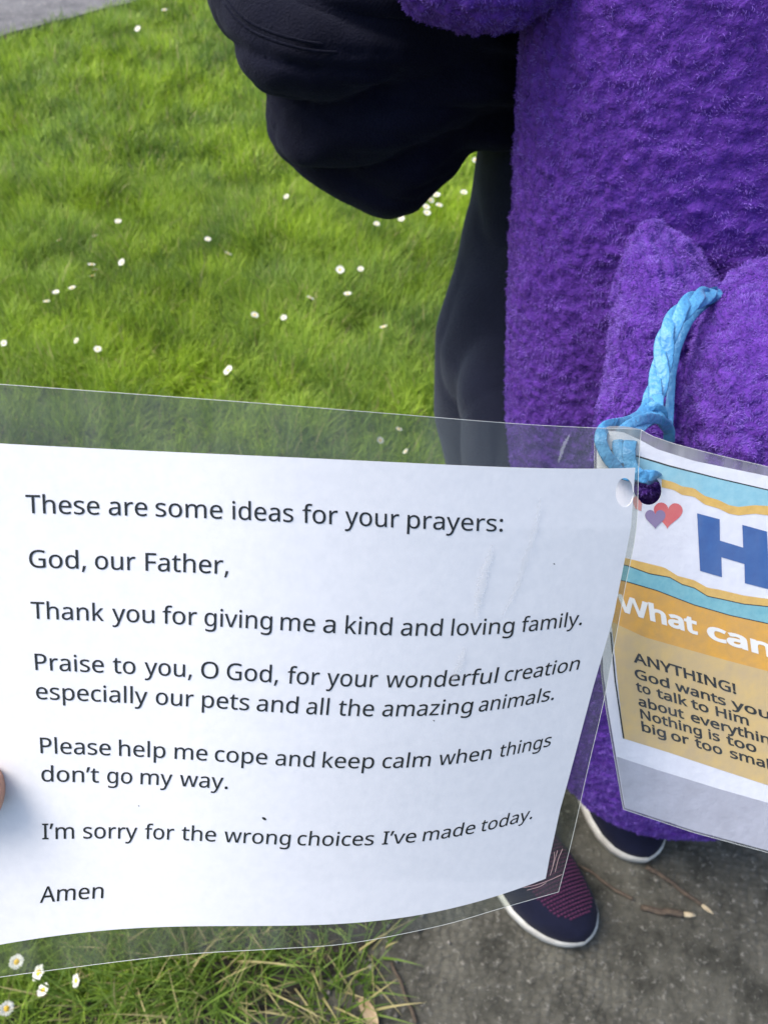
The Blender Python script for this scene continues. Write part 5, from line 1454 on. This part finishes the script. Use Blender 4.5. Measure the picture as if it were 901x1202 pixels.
# ------------------------------------------------------------------ twisted blue ribbon
rib = thing('ribbon', P(785, 420, .36), 'light blue twisted ribbon looped through the punched holes and round the purple paw', 'ribbon')
core = smooth_open([(868, 338, .425), (846, 342, .392), (832, 346, .372), (815, 352, .359), (797, 368, .353), (784, 390, .350), (778, 415, .349), (774, 440, .347), (768, 462, .344), (765, 480, .340), (758, 492, .332)], 150)
Wc = P(core[:, 0], core[:, 1], core[:, 2])
T = np.gradient(Wc, axis=0); T /= np.linalg.norm(T, axis=1, keepdims=True)
vw = Wc - C0; vw /= np.linalg.norm(vw, axis=1, keepdims=True)
S = np.cross(T, vw); S /= np.linalg.norm(S, axis=1, keepdims=True)
Nn = np.cross(S, T)
al = np.concatenate([[0], np.cumsum(np.linalg.norm(np.diff(Wc, axis=0), axis=1))])
for k in range(3):
    ph = al / 0.042 * 2 * math.pi + k * 2 * math.pi / 3
    rr_ = 0.0019
    Wk = Wc + S * (np.cos(ph) * rr_)[:, None] + Nn * (np.sin(ph) * rr_ * 0.8)[:, None]
    V, F = strand(Wk, 0.0029, 0.0005, 12, True)
    V = V + 0.00025 * fbm(V, 300, 2, 3)[:, None]
    mesh_np('strand', V, F, M_RIBBON, rib)
for path, w_, t_ in (
    ([(858, 344, .410), (836, 352, .382), (812, 372, .366), (797, 402, .362), (789, 435, .360), (786, 470, .357), (784, 500, .350), (783, 522, .345)], .0019, .0004),
    ([(764, 468, .334), (750, 488, .324), (730, 497, .314), (712, 500, .306), (704.5, 512, .3015), (708, 528, .301), (719, 545, .3015), (731, 556, .302), (744, 559, .302), (756, 558, .3015), (768, 559, .303), (772, 565, .318)], .0024, .00035),
    ([(772, 462, .338), (769, 482, .330), (757, 495, .322), (744, 508, .309), (738, 525, .3015), (740, 545, .3010), (750, 558, .3005), (762, 562, .303), (767, 566, .320)], .0026, .00035),
    ([(786, 500, .338), (772, 492, .328), (755, 492, .318), (738, 499, .310), (728, 508, .306), (724, 524, .3035), (730, 544, .302)], .0021, .00035),
    ([(757, 470, .340), (762, 481, .331), (774, 492, .330), (784, 505, .338), (785, 520, .344)], .0024, .00035),
    ([(754, 484, .331), (768, 476, .327), (778, 486, .330), (776, 500, .336)], .0019, .00035),
):
    V, F = tube(path, w_, t_, 12, 70)
    V = V + 0.0003 * fbm(V, 220, 2, 5)[:, None]
    mesh_np('strand', V, F, M_RIBBON, rib)

# ------------------------------------------------------------------ twigs and leaf on the paving
def twig(name, pts, r0, r1, label, tip=None):
    q = smooth_open([tuple(G(x, y, z)) for x, y, z in pts], 26)
    q += np.stack([0.0012 * noise(q, 90, 5 + k) for k in range(3)], 1)
    th = thing(name, q[0], label, 'twig', 'twigs lying on the ground')
    V, F = strand(q, 1, 1, 8, False)
    # radius profile
    m = len(q)
    rad = np.linspace(r0, r1, m) * (1 + 0.18 * noise(q * 1.0, 160, 3))
    Vr = V.copy()
    for k in range(m):
        Vr[k * 8:(k + 1) * 8] = q[k] + (V[k * 8:(k + 1) * 8] - q[k]) * rad[k]
    mesh_np('bark', Vr, F, M_TWIG if tip != 'all' else M_WOOD, th)
    if tip == 'end':
        d = q[-1] - q[-3]; d /= np.linalg.norm(d)
        w = np.array([q[-1] - d * .001, q[-1] + d * .003, q[-1] + d * .008, q[-1] + d * .015])
        V, F = strand(w, r1 * .85, r1 * .5, 8, True)
        mesh_np('broken_tip', V, F, M_WOOD, th)


twig('twig', [(758, 1017, .005), (775, 1027, .006), (800, 1046, .005), (822, 1062, .004)], .0026, .0026, 'short thick brown twig with a pale broken tip, right of the feet', 'end')
twig('twig', [(668, 1011, .003), (690, 1022, .004), (715, 1040, .004), (742, 1056, .003)], .0016, .0022, 'thin faded brown twig lying between the two shoes')
twig('twig', [(752, 1066, .003), (780, 1071, .004), (800, 1073, .004)], .0030, .0034, 'stubby mossy twig with a pale split end, lowest on the right', 'end')
twig('twig', [(458, 1130, .004), (468, 1150, .006), (478, 1175, .004), (489, 1201, .003)], .0016, .0022, 'slender dark twig at the bottom edge, right of the spiky tuft')
lf = G(434, 1192, .004)
V, F = [], []
for k, s in enumerate(np.linspace(0, 1, 9)):
    w = 0.006 * math.sin(math.pi * min(s + .08, 1)) ** .7
    c = lf + np.array([0.020 * (s - .5), -0.03 * (s - .5), 0])
    V += [c + np.array([-w, -w * .5, .005]), c + np.array([0, 0, .0015 + .002 * s]), c + np.array([w, w * .5, .006])]
    if k: b0 = 3 * k; F += [(b0 - 3, b0 - 2, b0 + 1, b0), (b0 - 2, b0 - 1, b0 + 2, b0 + 1)]
tag(mesh_np('dry_leaf', V, F, M_LEAF), 'curled pale brown dry leaf at the bottom edge beside the spiky tuft', 'leaf')

# ------------------------------------------------------------------ photographer's hand at the left card edge
ph = thing('person', P(-330, 1150, .28), 'person at far left, only a thumb tip holding the left edge of the prayer card', 'person')
hv = [P(-420, 1300, .33), P(-330, 1180, .285), P(-250, 1060, .262), P(-190, 1000, .258), P(-105, 950, .246), P(-22, 930, .2405), P(4, 928, .2415)]
he = [(0, 1), (1, 2), (2, 3), (3, 4), (4, 5), (5, 6)]
hr = [.026, .022, (.030), .012, .0105, .0095, .0085]
for k in range(4):
    y0_ = 960 - 70 * k
    for j, (x_, d_) in enumerate(((-200, .288), (-140, .284), (-85, .280), (-45, .276))):
        hv.append(P(x_, y0_ + 12 * j, d_)); hr.append(.0088 - .0006 * j)
        he.append((2 if j == 0 else len(hv) - 2, len(hv) - 1))
skinned('hand', hv, he, hr, M_SKIN, ph)
